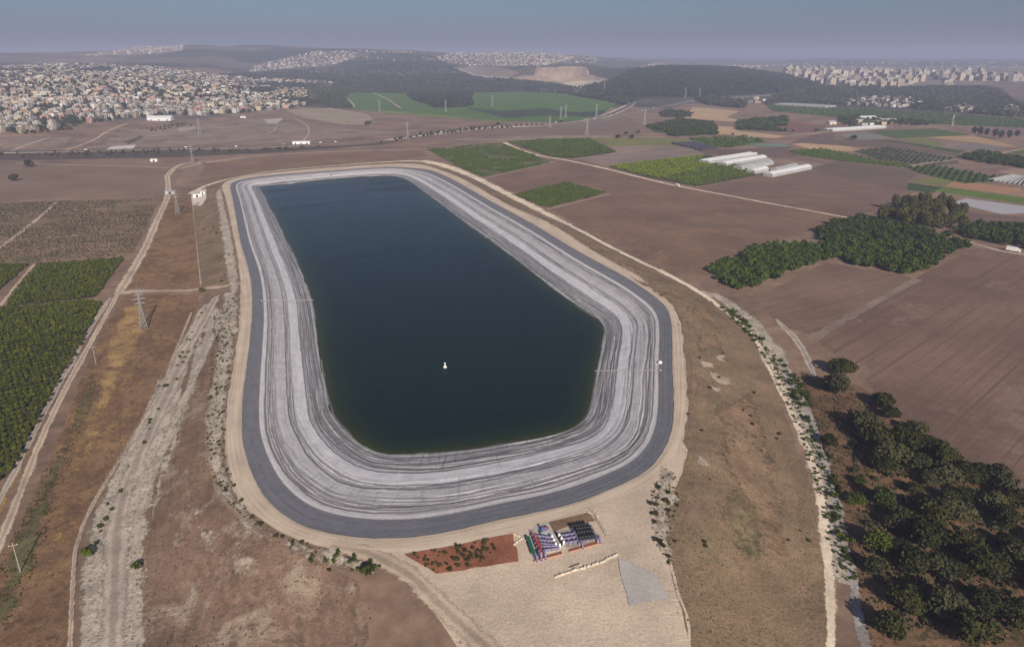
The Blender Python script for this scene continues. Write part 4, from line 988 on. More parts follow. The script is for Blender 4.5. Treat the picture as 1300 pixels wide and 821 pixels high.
# ------------------------------------------------------------------ orchards and groves
def rows_in(px=None, ang=0, row=4.2, gap=2.4, jit=.35, world=None, skip=.03, rng=rnd):
    P = hit(*np.array(px, float).T)[:, :2] if world is None else world
    c, s = math.cos(ang), math.sin(ang); Rm = np.array([[c, s], [-s, c]])
    Q = P @ Rm.T; lo, hi = Q.min(0), Q.max(0)
    xs = np.arange(lo[0], hi[0], gap); ys = np.arange(lo[1], hi[1], row)
    X, Y = np.meshgrid(xs, ys); G = np.stack([X.ravel(), Y.ravel()], -1)
    G += rs.uniform(-jit, jit, G.shape) * np.array([gap, row * .35]); G = G[rs.uniform(size=len(G)) > skip]
    W = G @ Rm
    return W[inpoly(W, P)]
CIT = lib('orchard_tree', 4, MT['citrus'], 110, 5, (1, 1, .95), .42, 400)
CITV = [crown(46, 4, np.array((1, 1, .95)), .6, 420 + k) + np.array([0, 0, .95]) for k in range(5)]
A_OR = ang_px((10, 470), (90, 452))
W = np.concatenate([rows_in(q, A_OR, 4.3, 1.9, .2) for q in (OR_A, OR_B, OR_C)])
D_ = np.hypot(W[:, 0], W[:, 1]); vis = to_px(W[:, 0], W[:, 1], np.full(len(W), ZG + 1)); inview = (vis[0] > 0) & (vis[1] < 821)
o_ = np.argsort(np.where(inview, D_, 1e6)); near_, rest = W[o_[:300]], W[o_[300:]]
for i, q in enumerate(near_):
    s = rnd.uniform(1.05, 1.4); o = put(CIT, rnd.randrange(9), (q[0], q[1], ZG + .1), rnd.uniform(0, 6.28), s, s * rnd.uniform(.9, 1.1))
    tag(o, 'dark green orchard tree in the nearest rows beside the dirt track', 'orchard tree', 'orchard trees of the nearest rows')
s = rs.uniform(1.05, 1.4, len(rest))
o = link('orchard_rows', quads_mesh('orchard_rows', scatter_mesh(CITV, rest[:, 0], rest[:, 1], np.full(len(rest), ZG + .1), s)), MT['citrus']); tag(o, kind='stuff')
GRV = [crown(40, 4, np.array((1, 1, .85)), .62, 440 + k) + np.array([0, 0, .85]) for k in range(5)]
def rowcrop(name, px, ang, row, gap, size, mat, skip=.03, hz_=.75, thin=None):
    W = rows_in(px, ang, row, gap, skip=skip)
    if thin: W = W[fbm(W[:, 0] / 22, W[:, 1] / 22, 33, 3) < thin]
    s = rs.uniform(size * .8, size * 1.2, len(W))
    T_ = [t[:96] for t in GRV] if len(W) > 1500 else GRV
    o = link(name, quads_mesh(name, scatter_mesh(T_, W[:, 0], W[:, 1], H(W[:, 0], W[:, 1]), s, s * hz_)), mat); tag(o, kind='stuff'); return o
a1 = ang_px((614, 225), (655, 216)); a2 = ang_px((646, 181), (730, 201))
rowcrop('crop_rows', [(543,190),(635,182),(660,191),(704,206),(655,216.5),(616,225),(590,217)], a1, 4.6, 3.0, 1.5, MT['vine'], skip=.06, thin=.60)
rowcrop('crop_rows', [(646,181),(690,177),(747,175.8),(770,186),(783,193),(729.5,200.5),(700,199.5)], a2 + .5, 6.5, 3.6, 1.7, MT['vine'], skip=.06)
rowcrop('crop_rows', [(653,247),(690,237.5),(719,231.5),(771,245.5),(730,255.5),(694,264)], a1, 3.6, 2.4, 1.3, MT['vine'])
rowcrop('crop_rows', [(772,211),(830,203.5),(896,197),(885,204),(912,211),(840,226),(820,224)], a1, 5, 3.4, 1.6, MT['vineb'])
rowcrop('crop_rows', [(840,226),(912,211),(936,207),(959,222),(884,236.5)], a1, 5, 3.4, 1.6, MT['vine'])
rowcrop('crop_rows', [(1000,191),(1045,189),(1115,204),(1155,209),(1150,213),(1070,205),(1013,197)], a1, 7, 5, 1.8, MT['vine'])
rowcrop('crop_rows', [(1151,213),(1186,210),(1270,226),(1262,231),(1225,233),(1165,220)], a1, 7, 5, 2.0, MT['grove'])
rowcrop('crop_rows', [(1087,192),(1126,187.5),(1213,201),(1194,206.5),(1157,207.5),(1115,203)], a1, 6, 6, 1.7, MT['shrub'], skip=.25)
MT['dryrow'] = leaf('dry_row_leaves', (.085, .080, .040), .45)
rowcrop('scrub_rows', [(-20,259),(70,256),(202,253),(186,290),(168,322),(110,329),(48,332),(-20,334)], ang_px((20,310),(170,300)), 4.6, 1.9, .75, MT['dryrow'], skip=.2, thin=.62)
# the dark grove on the right
GRL = lib('grove_tree', 5, MT['grove'], 150, 6, (1, 1, .8), .42, 500)
GLL = lib('grove_tree', 3, MT['grovel'], 150, 6, (1, 1, .85), .42, 520)
GP1 = [(1032,296),(1060,284),(1095,277),(1130,283),(1190,298),(1232,312),(1195,332),(1162,351),(1105,340),(1050,330),(1052,312)]
GP2 = [(898,346),(930,328),(966,312),(1010,311),(1051,312),(1048,330),(1000,348),(942,371),(915,360)]
GP3 = [(1208,293),(1240,287),(1320,288),(1330,322),(1280,314),(1240,306)]
W1, W2, W3 = rows_in(GP1, .4, 6.4, 6.4, .4), rows_in(GP2, a1, 5.2, 4.6, .3), rows_in(GP3, .4, 6.5, 6.5, .4)
W3 = W3[to_px(W3[:, 0], W3[:, 1], ZG)[0] < 1335]
allg = np.concatenate([np.column_stack([w_, np.full(len(w_), k)]) for k, w_ in enumerate((W1, W2, W3))])
o_ = np.argsort(np.hypot(allg[:, 0], allg[:, 1]))
lab = ['dark bushy grove tree in the dense block between the two ploughed fields', 'lighter green grove tree in the block nearest the white track', 'dark grove tree in the plantation beyond the farm road with the white truck']
grp = ['trees of the dense dark grove', 'trees of the lighter grove', 'trees of the roadside plantation']
for i in o_[:300]:
    x, y, k = allg[i]; k = int(k); s = rnd.uniform(3.2, 4.3) if k != 1 else rnd.uniform(2.5, 3.2)
    o = put(GLL if k == 1 else GRL, rnd.randrange(15), (x, y, ZG - .2), rnd.uniform(0, 6.28), s, s * rnd.uniform(.85, 1.15)); tag(o, lab[k], 'grove tree', grp[k])
rest = allg[o_[300:]]
if len(rest):
    s = rs.uniform(3.1, 4.3, len(rest)); T_ = [crown(110, 6, np.array((1, 1, .8)), .46, 540 + k) + np.array([0, 0, .8]) for k in range(4)]
    o = link('grove_rows', quads_mesh('grove_rows', scatter_mesh(T_, rest[:, 0], rest[:, 1], np.full(len(rest), ZG - .2), s)), MT['grove']); tag(o, kind='stuff')
# eucalyptus stand: tall trees with trunks
EUC = [quads_mesh('crown', crown(900, 9, np.array((1, 1, 1.75)), .27, 560 + k)) for k in range(5)]
for me in EUC: me.materials.append(MT['euc'])
E = pick([(1118,283),(1135,266),(1165,258),(1205,266),(1222,278),(1222,293),(1195,296),(1160,291)], 60, 5.0)
E = E[np.argsort(-np.hypot(E[:, 0], E[:, 1]))]
for i, q in enumerate(E):
    t_ = empty('eucalyptus_tree', (q[0], q[1], ZG), rnd.uniform(0, 6.28)); s = rnd.uniform(3.4, 4.6)
    tag(t_, 'tall olive-green eucalyptus in the stand rising behind the dark grove', 'eucalyptus', 'eucalyptus stand behind the grove')
    a = bpy.data.objects.new('trunk', TRUNKS[i % 3]); COL.objects.link(a); a.parent = t_; a.scale = (3.2, 3.2, 6.5)
    a = bpy.data.objects.new('crown', EUC[i % 5]); COL.objects.link(a); a.parent = t_; a.location = (0, 0, 1.0 + s * 1.6); a.scale = (s, s, s)

# ------------------------------------------------------------------ pylons, poles, fences
def lattice(m, a, b, wa, wb, n, r_=.09):
    """four-legged lattice shaft between two centres, half widths wa, wb"""
    a, b = Vector(a), Vector(b); S4 = ((1, 1), (1, -1), (-1, -1), (-1, 1))
    P = lambda k, c: a.lerp(b, k / n) + Vector((c[0], c[1], 0)) * (wa + (wb - wa) * k / n)
    for k in range(n):
        for i in range(4):
            c, d = S4[i], S4[(i + 1) % 4]
            m.tube([P(k, c), P(k + 1, d)], r_ * .6, 4); m.tube([P(k, d), P(k + 1, c)], r_ * .6, 4); m.tube([P(k + 1, c), P(k + 1, d)], r_ * .6, 4)
def pylon(px, py, h, rz, label, parts=True, sc=1.0, group=None):
    p = hit(px, py)[0]; t_ = empty('pylon', p, rz); tag(t_, label, 'pylon', group)
    r_ = .10 * sc
    for c in ((1, 1), (1, -1), (-1, -1), (-1, 1)):
        MB().tube([(c[0] * h * .085, c[1] * h * .085, -.3), (c[0] * h * .022, c[1] * h * .022, h * .62), (c[0] * h * .012, c[1] * h * .012, h * .93)], r_, 4).build('leg', MT['steel'], t_)
    m = MB(); lattice(m, (0, 0, 0), (0, 0, h * .62), h * .085, h * .022, 6 if parts else 4, r_); m.build('lower_bracing', MT['steel'], t_)
    m = MB(); lattice(m, (0, 0, h * .62), (0, 0, h * .93), h * .022, h * .012, 6 if parts else 3, r_); m.tube([(0, 0, h * .93), (0, 0, h)], r_, 4); m.build('upper_bracing', MT['steel'], t_)
    for k, (z, w_) in enumerate(((.66, .11), (.77, .14), (.88, .10))):
        m = MB()
        for s_ in (-1, 1):
            for d in (-1, 1):
                m.tube([(s_ * h * .016, d * h * .016, h * z), (s_ * h * w_, 0, h * (z + .012))], r_ * .7, 4); m.tube([(s_ * h * .016, d * h * .016, h * (z + .035)), (s_ * h * w_, 0, h * (z + .012))], r_ * .6, 4)
            m.tube([(s_ * h * w_, 0, h * (z + .012)), (s_ * h * w_, 0, h * (z - .02))], r_ * .9, 5)
        m.build('crossarm', MT['steel'], t_)
    return t_
pylon(183, 417, 20, .45, 'tall lattice pylon in the dry grass just below the side road to the crest')
pylon(226, 272, 22, .45, 'lattice pylon standing beside the dirt road north of the side road')
pylon(245, 208, 24, .45, 'lattice pylon where the dirt road meets the farm road beyond the reservoir', sc=1.2)
pylon(518, 178, 30, .5, 'lattice pylon on the field behind the far bank of the reservoir', False, 1.4)
for i, (x, y, h_, lb) in enumerate([(254,172,30,'lattice pylon among brown fields in front of the town'), (482,143,32,'pylon on the green field edge nearest the pine belt'), (566,143,32,'pylon in the middle of the long green field'), (625,136,32,'pylon on the green field beside the dark crop patch'), (712,153,30,'near one of two pylons at the end of the green field'), (718,150,30,'far one of two pylons at the end of the green field'), (757,149,30,'pylon beside the pale road cutting'), (745,172,30,'pylon standing over the brown field by the main road'), (818,160,34,'pylon south of the road junction'), (767,116,32,'pylon in front of the quarry'), (870,125,32,'pylon in front of the wooded hill, nearer the quarry'), (888,125,32,'pylon in front of the wooded hill, nearer the apartment town'), (698,163,24,'short pylon by the pale median of the main road')]):
    pylon(x, y, h_, .5, lb, False, 1.5)
def pole(px, py, h, label, arm=True, rz=0.3):
    p = hit(px, py)[0]; t_ = empty('utility_pole', p, rz); tag(t_, label, 'utility pole')
    MB().tube([(0, 0, -.3), (0, 0, h)], [.17, .12], 8).build('pole', MT['wood'], t_)
    if arm:
        m = MB().box((0, 0, h - .5), (2.2, .14, .16)); ca_ = m.build('crossarm', MT['wood'], t_)
        for s_ in (-1, 0, 1): MB().lathe((s_ * .95, 0, h - .42 + (.5 if s_ == 0 else 0)), [(.06, 0), (.09, .08), (.05, .22)], 8).build('insulator', MT['white'], ca_)
pole(26, 726, 9, 'pale wooden utility pole with a crossarm in the weedy grass by the dirt track')
pole(122, 462, 8.5, 'thin wooden utility pole between the dirt track and the straw-coloured grass', rz=.5)
def fence(name, px, h, sp, label, mat_post, mat_wire, world=None):
    P = hit(*np.array(px, float).T)[:, :2]; L = np.concatenate([[0], np.cumsum(np.linalg.norm(np.diff(P, axis=0), axis=1))])
    n = min(99, int(L[-1] / sp)); t = np.linspace(0, L[-1], n + 1); Q = np.column_stack([np.interp(t, L, P[:, k]) for k in (0, 1)]); Z = H(Q[:, 0], Q[:, 1])
    o_ = (Q[0, 0], Q[0, 1], Z[0]); t_ = empty(name, o_); tag(t_, label, 'fence')
    me = MB().tube([(0, 0, -.2), (0, 0, h)], .06, 5).mesh('post'); me.materials.append(mat_post)
    for q, z in zip(Q, Z):
        a = bpy.data.objects.new('post', me); COL.objects.link(a); a.parent = t_; a.location = (q[0] - o_[0], q[1] - o_[1], z - o_[2])
    m = MB()
    for k in range(n):
        for f in (.35, .65, .95): m.tube([(Q[k, 0] - o_[0], Q[k, 1] - o_[1], Z[k] - o_[2] + h * f), (Q[k + 1, 0] - o_[0], Q[k + 1, 1] - o_[1], Z[k + 1] - o_[2] + h * f)], .02, 4, caps=False)
    m.build('wire', mat_wire, t_)
fence('wire_fence', [(243,397),(222,448),(196,506),(162,566),(118,640),(98,690),(93,735),(90,790)], 1.6, 3.5, 'low wire fence running between the dry grass and the grey gravel track', MT['wood'], MT['steel'])
fence('wire_fence', [(244,254),(249,300),(255,361)], 1.6, 3.5, 'wire fence along the foot of the western bank above the side road', MT['wood'], MT['steel'])
fence('wire_fence', [(560,212),(600,231),(640,252),(700,283),(760,315),(800,338)], 1.4, 6, 'wire fence along the white track on the far bank', MT['wood'], MT['steel'])
fence('wire_fence', [(752,651.5),(760,664),(769.5,681)], 1.5, 1.6, 'short dark fence at the corner of the pump yard bed', MT['wood'], MT['bark'])

# ------------------------------------------------------------------ on the reservoir
p = gp(565, 466, ZW); b = empty('buoy', (p[0], p[1], ZW), .4); tag(b, 'small white buoy with a short mast floating alone on the dark water', 'buoy')
MB().lathe((0, 0, -.35), [(.5, 0), (.8, .15), (.85, .5), (.7, .75), (.28, .9)], 18).build('float', MT['white'], b)
m = MB().lathe((0, 0, .5), [(.26, 0), (.2, .9), (.34, 1.0), (.34, 1.35), (.08, 1.75)], 12); m.build('mast', MT['white'], b)
def onslope(i, t):
    return np.array([C_IN[i] * (1 - t) + C_WAT[i] * t]).ravel()
def ladder(px, py, label, w_=.5, t1=1.03, t0=.17):
    q = gp(px, py, -3.0); i = int(np.argmin(np.linalg.norm((C_IN + C_WAT) / 2 - q, axis=1)))
    a, c_ = onslope(i, t0), onslope(i, t1); t_ = empty('escape_ladder', (a[0], a[1], ZW * t0), 0); tag(t_, label, 'escape ladder')
    d = (c_ - a); n_ = np.array([-d[1], d[0]]) / np.linalg.norm(d) * w_ / 2; zz = lambda k: (ZW * (t0 + (t1 - t0) * k)) - ZW * t0 + .38
    for s_ in (-1, 1): MB().tube([(d[0] * k + n_[0] * s_, d[1] * k + n_[1] * s_, zz(k)) for k in np.linspace(0, 1, 9)], .09, 5).build('rail', MT['rope'], t_)
    m = MB()
    for k in np.linspace(.02, .98, 34): m.tube([(d[0] * k - n_[0], d[1] * k - n_[1], zz(k)), (d[0] * k + n_[0], d[1] * k + n_[1], zz(k))], .07, 4)
    m.build('rung', MT['rope'], t_); MB().box((0, 0, .38), (.5, 1.0, .5)).build('anchor_block', MT['conc'], t_)
ladder(366, 383, 'pale escape ladder crossing the lining on the west bank level with the side road')
ladder(795, 472, 'pale escape ladder crossing the lining on the east bank below the crest bend')
ladder(630, 286, 'pale escape ladder crossing the lining on the long north-east bank')
ladder(418, 221, 'pale escape ladder on the far bank opposite the pump station', 1.6)
p = gp(838, 460.5, -.8); o = MB().box((0, 0, .5), (1.5, 1.2, 1.1)).lathe((0, 0, 1.05), [(.45, 0), (.45, .2), (.1, .3)], 12).build('valve_box', MT['white'], loc=(p[0], p[1], -1.2), bevel=.06); tag(o, 'white valve box on the dark lining strip of the east bank', 'valve box')
for (x, y, w_, d_) in ((365, 231.5, 9, 3), (470, 223.5, 12, 3)):
    q = gp(x, y, -4.6); i = int(np.argmin(np.linalg.norm(C_WAT - q, axis=1))); c_ = onslope(i, .93)
    m = MB(); V = []; n = 16
    tx = C_WAT[(i + 6) % NL] - C_WAT[i - 6]; rz_ = math.atan2(tx[1], tx[0])
    m.lathe((0, 0, -.3), [(1, 0), (.8, .28), (.45, .45), (.1, .5)], 18); o = m.build('silt_bar', M['pale'], loc=(c_[0], c_[1], ZW + .15)); o.scale = (w_, d_, 1.3); o.rotation_euler = (0, 0, rz_); o['kind'] = 'structure'

# ------------------------------------------------------------------ pump station on the crest
def Z6(x, y): return (640 + x * .11538, 640 + y * .11538)
def pw(x, y, z=.15):
    q = gp(*Z6(x, y), z); return Vector((q[0], q[1], z))
def flat(name, pts, mat, z, amt=.15, soft=0):
    P = gp(*np.array([Z6(*q) for q in pts]).T, 0.0); o = sheet_world(name, P, mat, z, amt=amt, step=1.0, soft=soft); return o
def slab(name, pts, mat, z0, z1):
    P = gp(*np.array([Z6(*q) for q in pts]).T, z1); n = len(P)
    m = MB(); m.add([(a, b_, z0) for a, b_ in P] + [(a, b_, z1) for a, b_ in P], [tuple(range(n, 2 * n))] + [(i, (i + 1) % n, n + (i + 1) % n, n + i) for i in range(n)])
    o = m.build(name, mat); o['kind'] = 'structure'; return o
slab('pump_slab', [(340,240),(490,202),(560,330),(640,462),(612,500),(440,530),(380,600),(330,615),(262,440),(268,352)], M['concrete'], -.3, .22)
slab('pump_slab', [(570,300),(720,270),(960,215),(1060,395),(700,480),(655,450)], soil('worn_slab', (.34, .295, .26), .15, 5), -.3, .20)
flat('brown_bed', [(492,200),(935,95),(1010,185),(760,225),(545,312)], soil('brown_bed_soil', (.20, .125, .082), .2, 6, fine=1), .42)
flat('red_bed', [(450,575),(630,520),(640,545),(420,610),(330,630),(325,615)], M['red'], .5)
flat('red_bed', [(705,500),(1010,412),(1045,425),(1030,442),(720,522)], M['red'], .5)
S('red_bed', [(514,704),(546,698),(581,691.5),(618,684),(650,678.5),(655,692),(659,713),(630,717),(603,721),(578,726),(554,729.5),(535,716)], M['red'], z=.5, amt=.5, step=2)
for (a, c_) in (((325, 630), (640, 548)), ((715, 526), (1050, 432))):
    A, B = pw(*a), pw(*c_); d = B - A; rz_ = math.atan2(d.y, d.x)
    o = MB().box((0, 0, .12), (d.length, .3, .36)).build('kerb', plain('orange_kerb', (.40, .20, .13), .9), loc=((A + B) / 2), bevel=.03); o.rotation_euler = (0, 0, rz_); tag(o, 'orange concrete kerb edging the red bed of the %s pump slab' % ('western' if a[0] < 500 else 'eastern'), 'kerb')
def pipeline(name, a, c_, label, cat, group, zc=.85, valve=True, filt=False, cap=True):
    """a filter line: pipe on supports, flanges, valve with handwheel, white vent cap"""
    A, B = pw(*a, zc), pw(*c_, zc); t_ = empty(name, (A.x, A.y, .2)); tag(t_, label, cat, group)
    L = lambda k, dz=0: (B - A) * k + Vector((0, 0, zc - .2 + dz)); d = (B - A).normalized()
    MB().tube([L(0), L(1)], .27, 12).build('pipe', MT['purple'], t_)
    m = MB()
    for k in (.02, .3, .33, .66, .98): m.tube([L(k) - d * .06, L(k) + d * .06], .42, 12)
    m.build('flange', MT['blue'], t_)
    for k in (.15, .55, .9): MB().box((L(k).x, L(k).y, (zc - .45) / 2), (.22, .5, zc - .42), math.atan2(d.y, d.x)).build('support', MT['conc'], t_)
    if valve:
        k = .12; m = MB().lathe(tuple(L(k)), [(.34, -.3), (.4, 0), (.3, .35), (.12, .45), (.1, .8)], 10); vb_ = m.build('valve_body', MT['redp'], t_)
        m = MB().tube([L(k, .82) + Vector((.38 * math.cos(q), .38 * math.sin(q), 0)) for q in np.linspace(0, 6.283, 13)], .06, 5); m.tube([L(k, .82) - Vector((.38, 0, 0)), L(k, .82) + Vector((.38, 0, 0))], .04, 4); m.build('handwheel', MT['redp'], vb_)
    if filt:
        for k in np.linspace(.1, .92, 6):
            o = MB().lathe(tuple(L(k, .2)), [(.36, -.3), (.42, -.1), (.42, .75), (.3, .95), (.1, 1.0)], 12).build('filter_canister', MT['black'], t_)
    if cap: MB().lathe(tuple(L(1.0, -.1) if not filt else L(0, -.1)), [(.30, -.3), (.34, .4), (.30, .7), (.15, .85), (.04, .88)], 14).build('vent_cap', MT['white'], t_)
W_LINES = [((300,335),(527,362)), ((318,382),(548,403)), ((332,420),(570,445)), ((348,462),(612,457)), ((370,512),(600,482))]
for i, (a, c_) in enumerate(W_LINES):
    pipeline('filter_line', a, c_, 'purple filter pipeline with red valve on the western slab, %s from the reservoir side' % ORD[i], 'pipeline', 'filter lines on the western slab', cap=i < 4)
E_LINES = [((606,345),(775,318)), ((632,383),(795,352)), ((656,425),(812,398))]
for i, (a, c_) in enumerate(E_LINES):
    pipeline('filter_line', c_, a, 'purple pipeline with white vent cap on the eastern slab, %s from the reservoir side' % ORD[i], 'pipeline', 'purple lines on the eastern slab', valve=False)
F_LINES = [((738,268),(932,238)), ((785,296),(955,272)), ((800,336),(978,312)), ((818,392),(1005,366))]
for i, (a, c_) in enumerate(F_LINES):
    pipeline('filter_bank', a, c_, 'row of black filter canisters on a purple pipe, %s row from the reservoir side' % ORD[i], 'filter bank', 'filter banks on the eastern slab', valve=False, filt=True, cap=False)
def header(name, pts, r_, mat, label, cat='pipe manifold', zc=.9):
    P = [pw(*q, zc) for q in pts]; t_ = empty(name, (P[0].x, P[0].y, .2)); tag(t_, label, cat); o0 = Vector((P[0].x, P[0].y, .2))
    MB().tube([q - o0 for q in P], r_, 12).build('pipe', mat, t_)
    for q in P[::max(1, len(P) - 1)]: MB().lathe(tuple(q - o0 + Vector((0, 0, -.75))), [(.2, 0), (.16, .7), (.16, .8)], 8).build('support', MT['conc'], t_)
header('intake_manifold', [(262,365),(280,420),(300,475),(322,535)], .55, MT['green'], 'thick dark green manifold pipe at the western end of the pump slab')
header('collector_pipe', [(380,395),(395,440),(405,490),(410,530)], .32, MT['redp'], 'red collector pipe crossing the western filter lines')
header('collector_pipe', [(770,300),(795,345),(820,400),(830,430)], .36, MT['purple'], 'purple collector pipe crossing between vent caps and black filters')
header('collector_pipe', [(935,238),(960,275),(985,320),(1012,370),(1035,400)], .36, MT['purple'], 'purple collector pipe at the eastern end of the black filters')
for i, (x, y, lb) in enumerate([(345,600,'purple riser arch over the red bed at the western slab corner'), (392,590,'purple riser arch beside the western corner arch, middle one'), (440,575,'purple riser arch over the red bed, closest to the vent caps'), (848,462,'purple riser arch over the red bed of the eastern slab'), (1040,402,'purple riser arch at the eastern end of the red bed')]):
    A = pw(x, y); t_ = empty('riser_pipe', A, .35); tag(t_, lb, 'riser pipe')
    MB().tube([(0, .9, 0), (0, .9, 1.0), (0, .65, 1.35), (0, 0, 1.45), (0, -.65, 1.35), (0, -.9, 1.0), (0, -.9, -.05)], .24, 10).build('pipe', MT['purple'], t_)
    for s_ in (-1, 1): MB().lathe((0, s_ * .9, .1), [(.36, 0), (.36, .14), (.25, .15)], 10).build('flange', MT['blue'], t_)
A = pw(440, 290, .25); t_ = empty('pump_motor', A, .5); tag(t_, 'blue pump with a red motor cover on the bare pale part of the slab', 'pump')
MB().tube([(-1.0, 0, .6), (.5, 0, .6)], .5, 14).build('pump_body', MT['blue'], t_); MB().tube([(.5, 0, .6), (1.3, 0, .6)], .42, 14).build('motor_cover', MT['redp'], t_)
MB().box((-.1, 0, .1), (2.6, 1.0, .2)).build('base_plate', MT['steel'], t_); MB().lathe((-.6, 0, 1.0), [(.25, 0), (.2, .5), (.34, .55), (.34, .7)], 10).build('outlet', MT['blue'], t_)
header('drain_pipe', [(385,285),(400,325),(430,380)], .22, MT['green'], 'dark green drain pipe lying beside the blue pump', 'pipe', .5)
header('drain_pipe', [(562,305),(600,370),(645,445)], .26, MT['black'], 'black drain pipe along the gap between the two slabs', 'pipe', .5)
header('drain_pipe', [(715,692),(780,665),(830,650)], .09, MT['black'], 'thin black hose lying on the sandy yard below the pump slabs', 'hose', .25)
# pale boulders edging the yard
def rock_mesh(seed):
    g = np.random.RandomState(seed); bm = bmesh.new(); bmesh.ops.create_icosphere(bm, subdivisions=2, radius=1)
    for v in bm.verts: v.co = Vector((v.co.x * 1.15, v.co.y * .85, v.co.z * .7)) * (1 + .5 * (float(vnoise(v.co.x * 1.6 + seed, v.co.y * 1.6 + v.co.z * 2.1, seed)) - .5))
    me = bpy.data.meshes.new('boulder'); bm.to_mesh(me); bm.free(); me.materials.append(MT['stone']); return me
ROCK_M = ('boulder', [rock_mesh(k) for k in range(5)])
def stones(pts, n, s0, s1, label, group):
    P = np.array([gp(*q, 0.0) for q in pts]); L = np.concatenate([[0], np.cumsum(np.linalg.norm(np.diff(P, axis=0), axis=1))])
    for t in np.linspace(0, L[-1], n):
        x, y = np.interp(t, L, P[:, 0]) + rnd.uniform(-.2, .2), np.interp(t, L, P[:, 1]) + rnd.uniform(-.2, .2); s = rnd.uniform(s0, s1)
        o = put(ROCK_M, rnd.randrange(5), (x, y, h1(x, y) + .12 + s * .3), rnd.uniform(0, 6.28), s); tag(o, label, 'boulder', group)
stones([(705,733),(722,726.5),(745,720),(765,713),(783,703.5)], 60, .22, .42, 'pale boulder in the line edging the lower side of the yard', 'boulders edging the yard')
stones([(650.5,677.5),(658,681),(667,686)], 10, .22, .36, 'pale boulder in the row between red bed and pump slab', 'boulders beside the red bed')
stones([(652.5,692),(657,688),(661,684)], 7, .22, .36, 'pale boulder in the short crossing row beside the red bed', 'boulders in the crossing row')
stones([(747,651.5),(753,651),(758,656),(760,664)], 9, .2, .34, 'pale boulder at the corner of the brown bed by the dark fence', 'boulders at the brown bed corner')
S('concrete_apron', [(785,709),(800,714),(830,727),(850,760),(800,770),(788,731)], soil('apron', (.44, .40, .375), .1, 8), z=.55, amt=.3)
for i, (x, y) in enumerate([(296.5, 380), (299.5, 383)]):
    p = hit(x, y)[0]; m = MB(); n = 16
    m.tube([(0.75 * math.cos(q), .75 * math.sin(q), .3) for q in np.linspace(0, 6.2832, 17)], .3, 8, caps=False)
    o = m.build('tyre', MT['black'], loc=p); tag(o, 'old black tyre dumped on the gravel bank below the side road, %s one' % ('upper' if i == 0 else 'lower'), 'tyre')

# ------------------------------------------------------------------ yard and small buildings by the far corner
S('gravel_yard', [(243,246),(252,240),(262,240),(262,252),(257,261),(244,261),(243,253)], M['pale'], z=.4, amt=.3)
def house_mesh(w_, d_, h_, hip=False, seed=0):
    return MB().box((0, 0, h_ / 2), (w_, d_, h_))
def building(px, py, w_, d_, h_, rz, label, wall, roofm, gable=False, cat='building', name='building', doors=1):
    p = hit(px, py)[0]; t_ = empty(name, p, rz); tag(t_, label, cat)
    MB().box((0, 0, h_ / 2 - .2), (w_, d_, h_ + .4)).build('wall', wall, t_)
    if gable:
        m = MB(); a, b_ = w_ / 2 + .4, d_ / 2 + .4; rr = d_ * .22
        m.add([(-a, -b_, h_), (a, -b_, h_), (a, b_, h_), (-a, b_, h_), (-a, 0, h_ + rr), (a, 0, h_ + rr)], [(0, 1, 5, 4), (2, 3, 4, 5), (0, 4, 3), (1, 2, 5), (0, 3, 2, 1)]); m.build('roof', roofm, t_)
    else:
        m = MB().box((0, 0, h_ + .12), (w_ + .5, d_ + .5, .24)); m.build('roof', roofm, t_)
    for k in range(doors):
        x = (k - (doors - 1) / 2) * w_ / max(doors, 1); MB().box((x, -d_ / 2 - .03, 1.2), (min(2.2, w_ * .3), .1, 2.4)).build('door', MT['glass'], t_)
    return t_
building(251, 250, 7, 4, 3.2, .2, 'small white valve house on the pale yard at the far corner of the reservoir', MT['white'], MT['conc'])
building(258, 247, 4, 3, 2.6, .2, 'white hut beside the valve house on the pale yard', MT['white'], MT['white'])
building(217, 246, 9, 5, 3, .1, 'grey shed beside the dirt road at the corner of the dry field', MT['film2'], MT['film2'])
building(196, 205, 8, 4, 3, .1, 'small white roofed shelter on the brown field below the main road', MT['white'], MT['white'])
building(204, 153, 46, 15, 6, .06, 'long white warehouse at the front edge of the hillside town', MT['film'], MT['film'], True, doors=3)
building(309, 150, 10, 6, 3.5, 0, 'tiny white hut alone on the brown slope before the town', MT['white'], MT['white'])
building(383, 183, 26, 8, 4, .1, 'low white depot building beside the main road', MT['white'], MT['white'], doors=3)
building(1100, 152, 40, 14, 5, .3, 'pale long farm shed nearest the dark green band of fields', MT['film'], MT['film'], True, doors=2)
building(1126, 155, 36, 12, 5, .2, 'grey farm shed beside the pale long shed', MT['film2'], MT['film2'], True, doors=2)
building(1090, 156, 16, 10, 5, .2, 'small beige farmhouse in the farm cluster', MT['stone'], MT['conc'], True)
building(1055, 158, 18, 10, 5, .4, 'tan barn on the near edge of the farm cluster', MT['stone'], MT['conc'], True)
